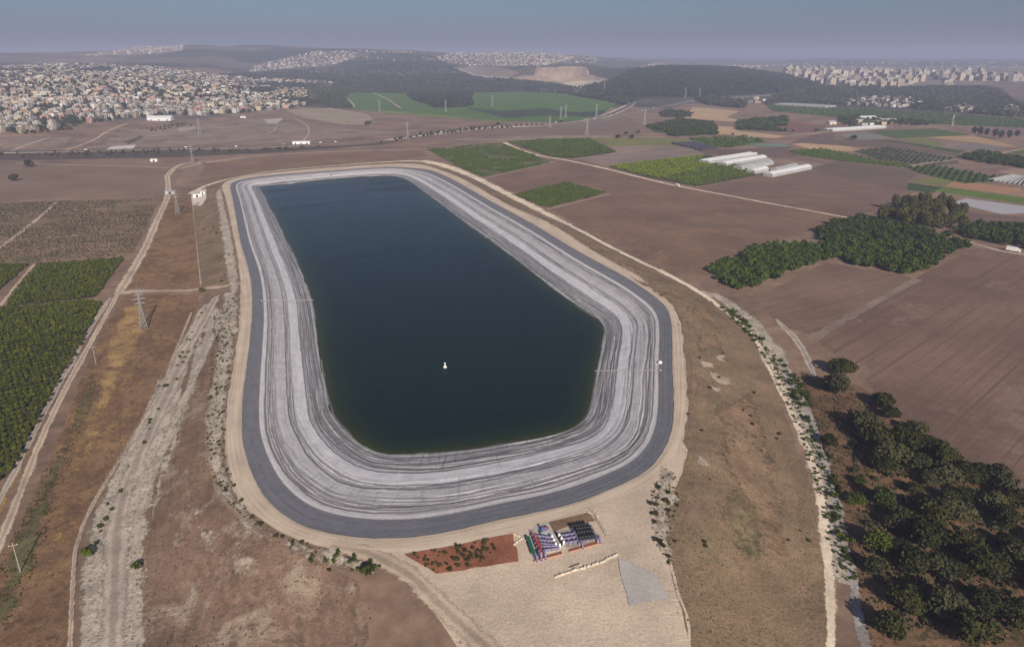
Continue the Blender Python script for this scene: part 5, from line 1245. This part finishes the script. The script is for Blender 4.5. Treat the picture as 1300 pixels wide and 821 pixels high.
def quadbuild(name, q, h_, label, cat, wall, roofm, ridge=.18, group=None):
    P = hit(*np.array(q, float).T)[:, :2]; c_ = P.mean(0); e = ((P[1] - P[0]) + (P[2] - P[3])) / 2; f = ((P[3] - P[0]) + (P[2] - P[1])) / 2
    L_ = np.linalg.norm(e); e = e / L_; w_ = abs(f @ np.array([-e[1], e[0]])); rz_ = math.atan2(e[1], e[0])
    t_ = empty(name, (c_[0], c_[1], h1(*c_)), rz_); tag(t_, label, cat, group)
    MB().box((0, 0, h_ / 2), (L_, w_, h_)).build('wall', wall, t_)
    nb = max(1, round(w_ / 9)); m = MB()
    for k in range(nb):
        y0, y1 = -w_ / 2 + w_ * k / nb, -w_ / 2 + w_ * (k + 1) / nb; pr = [(y0 + (y1 - y0) * i / 6, h_ + .05 + math.sin(math.pi * i / 6) * (y1 - y0) * ridge) for i in range(7)]
        V = [(s_ * L_ / 2, y, z) for s_ in (-1, 1) for y, z in pr]; m.add(V, [(i, i + 1, 8 + i, 7 + i) for i in range(6)] + [tuple(range(7)), tuple(range(13, 6, -1))])
    m.build('roof', roofm, t_)
    return t_
GH = [([(886.6,206),(952.8,196.6),(958,198.3),(900,208.6)], 'film', 'long white greenhouse at the edge of the bright green crop, furthest of the group'), ([(910,209.5),(964,201.3),(972.5,202.3),(923,211.5)], 'film', 'white greenhouse just in front of the furthest one'),
      ([(929,214.6),(972.5,207.6),(981,208.8),(943.5,216)], 'film2', 'grey greenhouse in the middle of the group'), ([(947.6,219),(966,215.6),(974.6,217.3),(958,221)], 'film', 'short white greenhouse beside the grey ones'),
      ([(968,223),(1022,213),(1027,215),(981,225.5)], 'film', 'long white greenhouse closest to the ploughed field'), ([(978,217.3),(1005.6,211.5),(1012,212.8),(987,219)], 'film2', 'small grey greenhouse behind the closest white one'), ([(938,212),(972,205),(978,206),(950,212.6)], 'film2', 'narrow grey greenhouse between white and grey ones')]
for q, mk, lb in GH: quadbuild('greenhouse', q, 3.4, lb, 'greenhouse', MT['film2'], MT[mk])
quadbuild('greenhouse', [(1050,168),(1117,163.5),(1121,161.5),(1052,165.5)], 3, 'very long white greenhouse beside the farm road, far behind the others', 'greenhouse', MT['film2'], MT['film'])
quadbuild('greenhouse', [(985,134),(1050,137.5),(1060,136),(995,132.5)], 3.5, 'pale greenhouse strip at the edge of the wooded village', 'greenhouse', MT['film2'], MT['film2'])
NB = np.array([(852,183),(879,181.5),(910,189.5),(892,192)])
for k in range(7):
    f0, f1 = (k + .1) / 7, (k + .75) / 7; A, B, C_, D2 = NB; a0, a1_ = A + (D2 - A) * f0, A + (D2 - A) * f1; b0, b1 = B + (C_ - B) * f0, B + (C_ - B) * f1
    quadbuild('net_tunnel', [a1_, b1, b0, a0], 2.2, 'dark netting tunnel beside the brown field, %s from the olive-green strip' % ORD[k], 'net tunnel', MT['net'], MT['net'], .12, 'dark netting tunnels')
NB = np.array([(1253,229),(1285,223),(1306,227),(1304,236)])
for k in range(8):
    f0, f1 = (k + .1) / 8, (k + .6) / 8; A, B, C_, D2 = NB; a0, a1_ = A + (D2 - A) * f0, A + (D2 - A) * f1; b0, b1 = B + (C_ - B) * f0, B + (C_ - B) * f1
    quadbuild('polytunnel', [a0, b0, b1, a1_], 1.6, 'pale low polytunnel in the striped patch, %s of the row' % ORD[k], 'polytunnel', MT['film2'], MT['film2'], .2, 'polytunnels in the striped patch')

# ------------------------------------------------------------------ vehicles
CARP = [plain('car_white', (.75, .75, .74), .35, .03, 1, .5), plain('car_silver', (.35, .36, .38), .35, .03, 1, .5), plain('car_dark', (.05, .055, .07), .35, .05, 1, .5)]
def car(px, py, rz, label, paint=0, van=False, group=None):
    p = hit(px, py)[0]; t_ = empty('van' if van else 'car', (p[0], p[1], p[2] + (.5 if p[1] > 900 else .06)), rz); tag(t_, label, 'van' if van else 'car', group)
    L_, w_, hb, ht = (5.2, 1.95, 1.15, 2.2) if van else (4.3, 1.75, .82, 1.45)
    pr = [(-L_/2, .35), (-L_/2, hb), (-L_/2 + .25, ht if van else hb + .1), (-L_*.33, ht), (L_*.18, ht), (L_*.32, hb + .08), (L_/2 - .1, hb - .1), (L_/2, .35)]
    V = [(x, s_ * w_ / 2 * (.88 if z > hb + .12 else 1), z) for s_ in (-1, 1) for x, z in pr]; n = len(pr)
    MB().add(V, [tuple(range(n))[::-1], tuple(range(n, 2 * n))] + [(i, (i + 1) % n, n + (i + 1) % n, n + i) for i in range(n)]).build('body', CARP[paint], t_, bevel=.07)
    MB().box((-.35 if not van else .6, 0, hb + (ht - hb) * .5), (L_ * .42, w_ * .93, (ht - hb) * .55)).build('window', MT['glass'], t_)
    for x in (-L_ * .3, L_ * .31):
        for s_ in (-1, 1):
            wh_ = MB().tube([(x, s_ * w_ * .42, .33), (x, s_ * w_ * .525, .33)], .2, 10).build('wheel', MT['steel'], t_)
            MB().tube([(x, s_ * w_ * .40, .33), (x, s_ * w_ * .515, .33)], .33, 12).build('tyre', MT['black'], wh_)
car(860, 236, ang_px((812,225),(860,236)), 'white pickup van stopped on the field road at the corner of the green crop', 0, True)
rd = [(386,182.6,0),(407,181.8,0),(426,181,0),(360,184,1),(110,191.6,0),(160,190.4,2),(236,187.8,0),(300,186.7,0),(560,168.6,1),(706,156,0),(755,151,0),(742,152.4,1),(780,145.5,2),(815,141.5,0),(830,138,0),(880,130,1),(915,125.5,0),(935,124,0)]
for i, (x, y, pt) in enumerate(rd):
    car(x, y, ang_px((x - 6, y + .2), (x + 6, y - .6)), '%s %s on the main road, %s vehicle counting from the town side' % (('white','silver','dark')[pt], 'van' if i % 4 == 0 else 'car', ORD[i]), pt, i % 4 == 0)
p = hit(1286, 319.6)[0]; t_ = empty('box_truck', (p[0], p[1], p[2] + .1), ang_px((1270,318),(1300,323))); tag(t_, 'white box truck parked on the farm road beside the ploughed field', 'truck')
MB().box((-1.0, 0, 2.0), (6.2, 2.4, 2.6)).build('box', MT['white'], t_, bevel=.05); MB().box((3.2, 0, 1.5), (1.9, 2.2, 2.0)).build('cab', MT['white'], t_, bevel=.15); MB().box((3.75, 0, 1.95), (.9, 2.1, .7)).build('windscreen', MT['glass'], t_)
for x in (-2.8, -1.6, 3.1):
    for s_ in (-1, 1): MB().tube([(x, s_ * .95, .5), (x, s_ * 1.22, .5)], .5, 14).build('wheel', MT['black'], t_)
# ------------------------------------------------------------------ hillside town
TONES = {'off-white': (.40, .36, .32), 'cream': (.46, .365, .25), 'grey': (.20, .185, .18), 'beige': (.29, .23, .175), 'pinkish': (.37, .23, .185), 'white': (.58, .55, .51), 'brownish': (.18, .14, .11)}
WT = [.24, .12, .22, .2, .07, .1, .05]
RT = {'pale flat': (.34, .31, .28), 'grey flat': (.17, .16, .155), 'red tiled': (.30, .14, .095)}
TN = list(TONES); WALLM = {k: plain('wall_' + k.replace('-', '_'), v, .9, .1, .4) for k, v in TONES.items()}
ROOFM = {k: plain('roof_' + k.replace(' ', '_'), v, .9, .15, .3) for k, v in RT.items()}
TOWN_PX = [(-15,169),(30,172),(62,166),(90,158),(130,156),(165,150),(215,146),(260,147),(300,143),(340,141),(388,135),(412,124),(425,105),(340,101),(260,94),(180,85),(90,82),(-15,86)]
T3 = hit(*np.array(TOWN_PX, float).T); TP = T3[:, :2]
lo, hi = TP.min(0), TP.max(0); gx, gy = np.meshgrid(np.arange(lo[0], hi[0], 19.5), np.arange(lo[1], hi[1], 19.5))
G = np.stack([gx.ravel(), gy.ravel()], -1); G[:, 0] += .3 * G[:, 1] % 19.5; G += rs.uniform(-6, 6, G.shape)
az_ = .25 + .5 * (fbm(G[:, 0] / 260, G[:, 1] / 260, 51, 2) - .5) * 3
dens = fbm(G[:, 0] / 200, G[:, 1] / 200, 57, 3)
G_in = inpoly(G, TP) & (dens > .33) & (rs.uniform(size=len(G)) > .14)
Gh, azh = G[G_in], az_[G_in]
gap_ = G[inpoly(G, TP) & ~G_in]
Dh = np.hypot(Gh[:, 0], Gh[:, 1]); pxh = to_px(Gh[:, 0], Gh[:, 1], H(Gh[:, 0], Gh[:, 1]))
vis = (pxh[0] > 4)
order = np.argsort(np.where(vis, Dh, 1e7)); nearh, farh = order[:284], order[284:]
HM = {}
def house(kind, q, rz, wall, roof, label, group, detail):
    w_, d_, h_ = kind
    t_ = empty('house', (q[0], q[1], h1(*q) - .3), rz); tag(t_, label, 'house', group)
    def part(name, key, fn, mat, loc=None, par=None):
        if (key, mat.name) not in HM:
            me = fn().mesh(name); me.materials.append(mat); HM[(key, mat.name)] = me
        a = bpy.data.objects.new(name, HM[(key, mat.name)]); COL.objects.link(a); a.parent = par or t_
        if loc is not None: a.location = loc
        return a
    part('wall', ('w', kind), lambda: MB().box((0, 0, h_ / 2), (w_, d_, h_)).box((w_ * .3, -d_ * .5 - 1.2, h_ * .25), (w_ * .38, 2.4, h_ * .5)), WALLM[wall])
    if roof == 'red tiled':
        def hip():
            a, b = w_ / 2 + .5, d_ / 2 + .5; m = MB()
            return m.add([(-a, -b, h_), (a, -b, h_), (a, b, h_), (-a, b, h_), (-a + b, 0, h_ + b * .5), (a - b, 0, h_ + b * .5)], [(0, 1, 5, 4), (1, 2, 5), (2, 3, 4, 5), (3, 0, 4), (3, 2, 1, 0)])
        part('roof', ('h', kind), hip, ROOFM[roof])
    else:
        def flatr():
            m = MB().box((0, 0, h_ + .1), (w_ - .3, d_ - .3, .2))
            for s_ in (-1, 1): m.box((s_ * (w_ / 2 - .1), 0, h_ + .35), (.24, d_ + .05, .9)).box((0, s_ * (d_ / 2 - .1), h_ + .35), (w_ - .3, .24, .88))
            return m.box((w_ * .2, d_ * .15, h_ + 1.3), (w_ * .28, d_ * .32, 2.4))
        rf_ = part('roof', ('f', kind), flatr, ROOFM[roof])
        part('water_tank', ('t', kind), lambda: MB().tube([(-w_ * .25 - .9, d_ * .1, h_ + 1.2), (-w_ * .25 + .9, d_ * .1, h_ + 1.2)], .6, 8).box((-w_ * .25, d_ * .1, h_ + .4), (1.4, .9, .6)), MT['white'], par=rf_)
    if detail:
        for f in range(max(1, int(h_ / 3.2))):
            for k in range(3):
                part('window', ('win',), lambda: MB().box((0, 0, 0), (1.5, .12, 1.5)), MT['glass'], ((k - 1.15) * w_ * .27, -d_ / 2 - .02, 1.9 + 3.2 * f))
KINDS_ = [(10, 8, 4.2), (11, 8, 7.2), (13, 9, 7.4), (9, 8, 10.2), (15, 8, 7.0), (11, 10, 10.4)]
ST_N = {4.2: 'one-storey', 7.2: 'two-storey', 7.4: 'broad two-storey', 10.2: 'narrow three-storey', 7.0: 'long two-storey', 10.4: 'big three-storey'}
# front row: the house nearest the fields in each strip of sight line
front_ids = []
for b in range(44):
    m_ = [i for i in nearh if 4 + b * 9 <= pxh[0][i] < 4 + (b + 1) * 9]
    if m_: front_ids.append(min(m_, key=lambda i: Dh[i]))
fr = sorted(front_ids, key=lambda i: pxh[0][i]); fr_n = {i: k for k, i in enumerate(fr)}
def nth(k):
    t = ['', 'twenty-', 'thirty-', 'forty-']
    return ORD[k] if k < 20 else ('twentieth','thirtieth','fortieth')[k // 10 - 2] if k % 10 == 0 else t[k // 10 - 1] + ORD[k % 10 - 1]
for i in nearh:
    wl = TN[rs.choice(len(TN), p=WT)]; kd = KINDS_[rs.choice(6, p=[.14, .26, .22, .14, .12, .12])]; rf = ['pale flat', 'grey flat', 'red tiled'][rs.choice(3, p=[.52, .38, .10])]
    if i in fr_n:
        house(kd, Gh[i], azh[i], wl, rf, '%s %s house with %s roof, %s in the front row from the west' % (wl, ST_N[kd[2]], rf, nth(fr_n[i])), 'front row of the hillside town', True)
    else:
        house(kd, Gh[i], azh[i], wl, rf, '%s %s house with %s roof packed behind the town front row' % (wl, ST_N[kd[2]], rf), 'houses packed behind the front row', False)
def box_field(name, P, rz, W_, D_, H_, wc, rc, win=None):
    """many far buildings as one mesh: walls and roofs with their own colours"""
    n = len(P); z = H(P[:, 0], P[:, 1]) - .5; c_, s_ = np.cos(rz), np.sin(rz)
    cn = [(-1, -1), (1, -1), (1, 1), (-1, 1)]; low = []; top = []
    for a, b in cn:
        x = P[:, 0] + a * W_ / 2 * c_ - b * D_ / 2 * s_; y = P[:, 1] + a * W_ / 2 * s_ + b * D_ / 2 * c_
        low.append(np.stack([x, y, z], -1)); top.append(np.stack([x, y, z + H_], -1))
    q = []; col = []
    for k in range(4):
        q.append(np.stack([low[k], low[(k + 1) % 4], top[(k + 1) % 4], top[k]], 1)); col.append(np.repeat(wc[:, None], 4, 1))
    q.append(np.stack(top, 1)); col.append(np.repeat(rc[:, None], 4, 1))
    V = np.concatenate(q).reshape(-1, 3); Cc = np.concatenate(col).reshape(-1, 3)
    t = NT(name + '_paint'); a_ = t.n('Attribute', attribute_name='Col'); m_ = t.col(a_.outputs[0])
    return link(name, quads_mesh(name, V, cols=Cc), m_)
def tones(n, pal, w_): return np.array([pal[k] for k in rs.choice(len(pal), size=n, p=w_)]) * rs.uniform(.8, 1.2, (n, 1))
def houses_far(name, P, rz, w0=7, w1=14, h0=3.2, h1_=9.5):
    n = len(P); o = box_field(name, P, rz, rs.uniform(w0, w1, n), rs.uniform(7, 11, n), rs.uniform(h0, h1_, n), tones(n, list(TONES.values()), WT), tones(n, list(RT.values()), [.5, .37, .13])); o['kind'] = 'stuff'; return o
houses_far('far_town_houses', Gh[farh], azh[farh])
def scatter_px(px, spacing, skip=.1, dmin=0, dmax=1e9):
    """jittered points over the ground seen inside a pixel polygon"""
    P3 = hit(*np.array(px, float).T); lo, hi = P3[:, :2].min(0) - 300, P3[:, :2].max(0) + 300
    xs, ys = np.meshgrid(np.arange(lo[0], hi[0], spacing), np.arange(lo[1], hi[1], spacing)); G = np.stack([xs.ravel(), ys.ravel()], -1); G = G + rs.uniform(-.45, .45, G.shape) * spacing
    G = G[G[:, 1] > 100]; D = np.hypot(G[:, 0], G[:, 1]); z = H(G[:, 0], G[:, 1]); a, b = to_px(G[:, 0], G[:, 1], z)
    m = inpoly(np.stack([a, b], -1), px) & (D > dmin) & (D < dmax) & (rs.uniform(size=len(G)) > skip)
    return G[m]
for px, sp, sk, dm in (([(315,92),(325,84),(372,72),(400,66),(455,66),(452,74),(420,83),(380,86),(330,91)], 26, .35, 3300), ([(450,64),(540,66),(550,80),(470,78)], 34, .72, 3500),
                       ([(545,76),(572,68),(700,67),(730,74),(690,84),(600,84)], 30, .45, 3400), ([(92,72),(150,65),(182,58),(232,56),(232,66),(178,74),(100,78)], 34, .35, 5000),
                       ([(812,86),(832,80),(960,80),(975,85),(930,89),(870,87)], 26, .4, 3000), ([(960,80),(1300,79),(1310,89),(1000,87)], 90, .6, 5200), ([(590,68),(740,68),(770,80),(660,82)], 42, .6, 4200), ([(640,100),(700,104),(760,112),(735,112),(670,101)], 60, .6, 2600)):
    P = scatter_px(px, sp, sk, dm); P = P[np.argsort(np.hypot(P[:, 0], P[:, 1]))][:1500]
    houses_far('hill_town_houses', P, rs.uniform(0, 1.5, len(P)))
# villages among trees
VP = [((1072,128),(1100,122),(1150,124),(1175,130),(1150,137),(1075,134)), ((1196,138),(1225,134),(1238,138),(1230,143),(1200,142)), ((1256,138),(1290,136),(1294,143),(1258,142)), ((1085,157),(1130,152),(1135,158),(1095,161)), ((925,128),(965,124),(975,128),(950,134))]
for px in VP:
    P = scatter_px(list(px), 24, .25); P = P[:90]; houses_far('village_houses', P, rs.uniform(0, 1.5, len(P)), 11, 20, 5, 9)
# apartment town on the right: each block a thing
APC = [(.52, .42, .31), (.50, .44, .37), (.40, .32, .24), (.33, .29, .26), (.60, .54, .48)]
APM = []
for k, c_ in enumerate(APC):
    t = NT('apartment_wall_%d' % k); b_ = t.n('TexBrick', offset=0.0, squash=1.0); tc = t.n('TexCoord')
    mp = t.n('Mapping'); t.put(mp.inputs[0], tc.outputs['Object']); sx = t.n('SeparateXYZ'); t.put(sx.inputs[0], mp.outputs[0])
    cx_ = t.n('CombineXYZ'); t.put(cx_.inputs[0], t.math('ADD', sx.outputs[0], sx.outputs[1])); t.put(cx_.inputs[1], sx.outputs[2]); t.put(b_.inputs['Vector'], cx_.outputs[0])
    b_.inputs['Scale'].default_value = 1; b_.inputs['Brick Width'].default_value = 3.4; b_.inputs['Row Height'].default_value = 3.1; b_.inputs['Mortar Size'].default_value = .85; b_.inputs['Mortar Smooth'].default_value = 0
    t.put(b_.inputs['Color1'], (.07, .07, .08)); t.put(b_.inputs['Color2'], (.12, .115, .11)); t.put(b_.inputs['Mortar'], c_); APM.append(t.col(b_.outputs[0]))
AP_M = []
for k in range(8):
    w_, d_, h_ = [(24,16,30),(20,20,36),(34,15,22),(18,18,42),(40,16,16),(26,18,26),(22,16,18),(30,14,33)][k]; h_ *= .72
    m = MB().box((0, 0, h_ / 2), (w_, d_, h_), m=0).box((w_ * .3, -d_ * .45, h_ * .48), (w_ * .3, d_ * .3, h_ * .96), m=0).box((0, 0, h_ + .4), (w_ + .6, d_ + .6, .8), m=1).box((-w_ * .1, 0, h_ + 2.4), (6, 5, 3.4), m=1)
    for c_ in range(5):
        me = m.mesh('apartment_block'); me.materials.append(APM[c_]); me.materials.append(ROOFM['pale flat']); AP_M.append(me)
CITY = [((992,91),(1045,89),(1068,91),(1085,96),(1065,101),(1050,98),(1010,98)), ((1018,99),(1050,97),(1085,97),(1140,97),(1165,104),(1150,110),(1120,113),(1075,112),(1025,105)), ((1085,92),(1110,90),(1145,92),(1172,95),(1170,104),(1140,99),(1095,98)),
        ((1170,95),(1200,93),(1240,95),(1300,97),(1300,104),(1240,103),(1190,103)), ((1195,104),(1220,106),(1215,109),(1190,108))]
AP_N = ['by the bare hill end of the town', 'in the dense front cluster above the wooded village', 'on the skyline of the dense cluster', 'in the long row along the ridge', 'low beside the bare slope']
n_ = 0
for ci, px in enumerate(CITY):
    P = scatter_px(list(px), [40, 34, 38, 42, 60][ci], .15, 2500); P = P[np.argsort(np.hypot(P[:, 0], P[:, 1]))][:(60, 95, 62, 72, 10)[ci]]
    for q in P:
        k = rnd.randrange(40); o = bpy.data.objects.new('apartment_block', AP_M[k]); COL.objects.link(o); o.location = (q[0], q[1], h1(*q) - 1); o.rotation_euler = (0, 0, rnd.choice([.2, .5, 1.1, 1.77])); n_ += 1
        o.scale = (1, 1, rnd.uniform(.75, 1.1)) if ci != 4 else (1, 1, .5)
        tag(o, '%s apartment block %s' % (('sandy', 'pale', 'tan', 'grey', 'whitish')[k % 5], AP_N[ci]), 'apartment block', 'apartment blocks of the distant town')
# quarry face: benches cut in the hill
Q3 = hit([676, 690, 712, 732, 748], [97, 97, 97, 97, 99])
V = []; prof = [(0, -6), (3, 0), (7, 34), (16, 35), (22, 60), (60, 66)]
dirq = Q3[:, :2] / np.linalg.norm(Q3[:, :2], axis=1)[:, None]
pts = catmull(Q3[:, :2], 40, closed=False)
for k, p in enumerate(pts):
    d = p / np.linalg.norm(p); j = 8 * (fbm(k / 3., 0., 5, 3) - .5)
    e_ = math.sin(math.pi * min(1, (k + .6) / 6) / 2) * math.sin(math.pi * min(1, (40.4 - k) / 6) / 2)
    for a, z in prof: z = z * (.72 + .3 * float(fbm(k / 5., 3.3, 15, 3))) if z > 30 else z; V.append((p[0] + d[0] * (a + j), p[1] + d[1] * (a + j), Q3[0, 2] - 4 + z * e_ * .72 + 2 * (float(fbm(k / 2., z / 9., 8, 3)) - .5)))
me = quads_mesh('quarry_face', V, Q=grid_faces(40, len(prof), False)); t = NT('quarry_rock')
o = link('quarry_face', me, t.col(t.ramp(t.noise(t.map(t.pos, (1 / 9, 1 / 9, 1 / 26)), 1, 5, .6), [(.35, (.20, .145, .115)), (.6, (.33, .25, .195))]))); o['kind'] = 'structure'
sheet('quarry_floor', [(716,106),(735,103),(756,101),(778,106),(764,112),(740,112),(720,109)], soil('quarry_dust', (.56, .47, .36), .25, 30), z=2.5, amt=5, step=20)
sheet('quarry_floor', [(640,99),(660,97),(680,98),(700,101),(715,106),(690,104),(660,102)], soil('quarry_dust_2', (.36, .27, .20), .2, 30), z=2.5, amt=5, step=20)
ribbon('quarry_road', [(575,86),(590,91),(604,96),(620,98),(650,99)], 14, M['pale'], z=3, step=20)

# ------------------------------------------------------------------ woods, tree belts and single far trees
def wood(name, px, sp, size, mat, skip=.12, dmin=0, dmax=1e9, quads=14, tall=1.0, P=None, clear=None):
    P = scatter_px(px, sp, skip, dmin, dmax) if P is None else P
    if not len(P): return
    if clear: P = P[(fbm(P[:, 0] / 300, P[:, 1] / 300, 9) < clear) | (rs.uniform(size=len(P)) > .7)]
    s = rs.uniform(.75, 1.3, len(P)) * size; T_ = [crown(quads, 3, np.array((1, 1, .9)), .95, 600 + k) + np.array([0, 0, .75]) for k in range(6)]
    o = link(name, quads_mesh(name, scatter_mesh(T_, P[:, 0], P[:, 1], H(P[:, 0], P[:, 1]), s, s * tall)), mat); tag(o, kind='stuff'); return o
wood('pine_wood', [(388,115),(415,109),(445,115),(443,119),(436,126),(447,137),(428,138),(408,133),(395,126)], 7, 4.4, MT['pine'], .05, quads=20, tall=1.3)
wood('pine_wood', [(517,122),(545,119),(600,118),(598,126),(600,134),(585,137),(552,137),(540,132),(526,128)], 8, 5, MT['pine'], .05, quads=20, tall=1.3)
wood('pine_wood', [(722,121),(745,122),(790,126),(808,128),(795,134),(782,131),(750,125)], 8, 5.5, MT['pine'], .05, quads=18, tall=1.3)
wood('pine_wood', [(440,112),(520,112),(640,114),(650,117),(600,118),(520,119),(448,117)], 10, 5.5, MT['pine'], .1, dmin=2000)
wood('hill_forest', [(270,97),(330,93),(420,86),(470,70),(540,68),(575,86),(600,98),(660,102),(735,112),(790,118),(770,124),(700,118),(640,115),(520,112),(430,109),(412,103),(340,101)], 13, 6.2, MT['pine'], .25, dmin=2300, dmax=5600, quads=9, clear=.54)
wood('hill_forest', [(738,112),(775,104),(800,90),(840,85),(930,86),(1000,96),(1040,108),(1020,116),(960,121),(880,124),(800,124),(760,120)], 12, 6.2, MT['pine'], .15, dmin=1900, dmax=4000, quads=9)
wood('pine_wood', [(882,127),(900,126),(948,132),(945,138),(900,134)], 8, 6, MT['pine'], .05, quads=14, tall=1.2)
VIL = [(990,116),(1040,111),(1100,112),(1180,112),(1250,112),(1278,122),(1290,132),(1300,140),(1300,150),(1194,141),(1150,137),(1070,134),(1040,131),(970,133)]
P = scatter_px(VIL, 11, .2, 1700); vq = np.stack(to_px(P[:, 0], P[:, 1], H(P[:, 0], P[:, 1])), -1)
near_v = np.zeros(len(P), bool)
for q in VP: near_v |= inpoly(vq + np.array([0, -1.5]), list(q))
P = P[~near_v | (rs.uniform(size=len(P)) > .8)]
wood('village_trees', None, 0, 6.0, MT['pine'], quads=14, P=P)
wood('village_trees', [(1064,150),(1085,148),(1140,152),(1190,156),(1180,160),(1120,158),(1080,162),(1066,158)], 11, 4.2, MT['grove'], .3, quads=16)
wood('tree_belt', [(820,161),(860,152),(905,156),(912,164),(912,171),(880,173),(850,174),(845,168)], 6, 3.0, MT['grove'], .1, quads=18)
wood('tree_belt', [(838,143),(850,141),(878,145),(876,149),(840,149)], 8, 4, MT['pine'], .1, quads=16)
wood('tree_belt', [(935,155),(1000,148),(1000,160),(975,163),(1010,168),(935,165)], 8, 3.6, MT['grove'], .2, quads=14)
wood('tree_belt', [(1217,201),(1246,195),(1303,203),(1303,214),(1256,208)], 6.5, 3.6, MT['grove'], .05, quads=24)
wood('tree_belt', [(871,176),(945,174),(975,180),(925,188),(905,186)], 9, 2.6, MT['vine'], .25, quads=12)
wood('roadside_scrub', [(-10,195),(100,194),(200,191),(330,190),(450,184),(520,178),(480,182),(330,193),(200,196),(60,200),(-10,200)], 11, 2.2, MT['shrub'], .35, quads=14)
wood('crop_canopy', [(970,132),(1070,137),(1194,143.5),(1305,151.5),(1305,163),(1215,159),(1128,155),(1060,149),(980,141)], 8, 1.7, MT['vine'], .1, quads=8)
wood('town_trees', None, 0, 4.6, MT['pine'], quads=16, P=np.concatenate([gap_ + rs.uniform(-8, 8, gap_.shape), G[inpoly(G, TP)][rs.uniform(size=int(inpoly(G, TP).sum())) > .25] + np.array([11., 9.])]))
wood('olive_plot', [(190,164),(215,158),(240,156),(243,160),(215,164),(192,168)], 8, 1.8, MT['shrub'], .05, quads=12)
wood('olive_plot', [(8,166),(40,162),(90,160),(92,165),(50,169),(10,172)], 9, 2.2, MT['shrub'], .1, quads=12)
MED = lib('median_tree', 4, MT['oak'], 110, 5, (1, 1, .8), .42, 700)
def along(px, n, off, s0, s1, label, cat, group, L_=MED, jit=3):
    P = hit(*np.array(px, float).T)[:, :2]; L = np.concatenate([[0], np.cumsum(np.linalg.norm(np.diff(P, axis=0), axis=1))])
    for t in np.linspace(0, L[-1], n):
        x = np.interp(t, L, P[:, 0]) + rnd.uniform(-jit, jit); y = np.interp(t, L, P[:, 1]) + rnd.uniform(-jit, jit); s = rnd.uniform(s0, s1)
        o = put(L_, rnd.randrange(9), (x, y, h1(x, y)), rnd.uniform(0, 6.28), s); tag(o, label, cat, group)
along([(500,178),(545,172.5),(600,165.5),(650,162)], 28, 0, 2.0, 3.2, 'round dark bush in the planted pale strip beside the main road, lower row', 'bush', 'lower row of bushes beside the main road')
along([(535,170.5),(590,164.5),(650,160.5),(690,160)], 26, 0, 2.0, 3.2, 'round dark bush in the planted pale strip beside the main road, upper row', 'bush', 'upper row of bushes beside the main road')
along([(545,172),(600,176),(650,168)], 0, 0, 1, 2, '', 'bush', None)
for i, (x, y, s_, lb) in enumerate([(466,159,6,'round dark tree at the tip of the pale rocky plot'), (470,157,4,'smaller dark tree beside the round one at the pale plot tip'), (784,176,4.5,'lone tree on the olive-green strip, first of two'), (802,176,4.5,'lone tree on the olive-green strip, second of two'), (795,171,4,'lone tree on brown ground south of the main road'), (810,170,4,'small lone tree just beside another on the brown ground'), (1036,168,5,'lone bushy tree at the end of the reddish plot'), (1083,178.5,6,'dark round tree beside the grey triangular field'), (943,175,3.5,'small round tree on the tan field edge'), (930,172,3,'tiny bush on the tan field'), (632,159,4,'dark bush beside the green field'), (712,156,4,'dark bush on the roadside by the pylons')]):
    p = hit(x, y)[0]; o = put(MED, i, p, 0, s_); tag(o, lb, 'tree')
CYP = lib('cypress_tree', 3, MT['pine'], 240, 5, (1, 1, 2.0), .42, 720)
for i, (x, y, s_) in enumerate([(1236,172,4.6),(1243,173,5.0),(1252,174,4.4),(1262,176,4.8),(1270,177,4.4),(1280,177,4.6),(1290,176,4.2)]):
    o = put(CYP, i, hit(x, y)[0], i, s_); tag(o, 'tall dark tree in the clump on the lilac plots, %s from the pale field path' % ORD[i], 'tree')
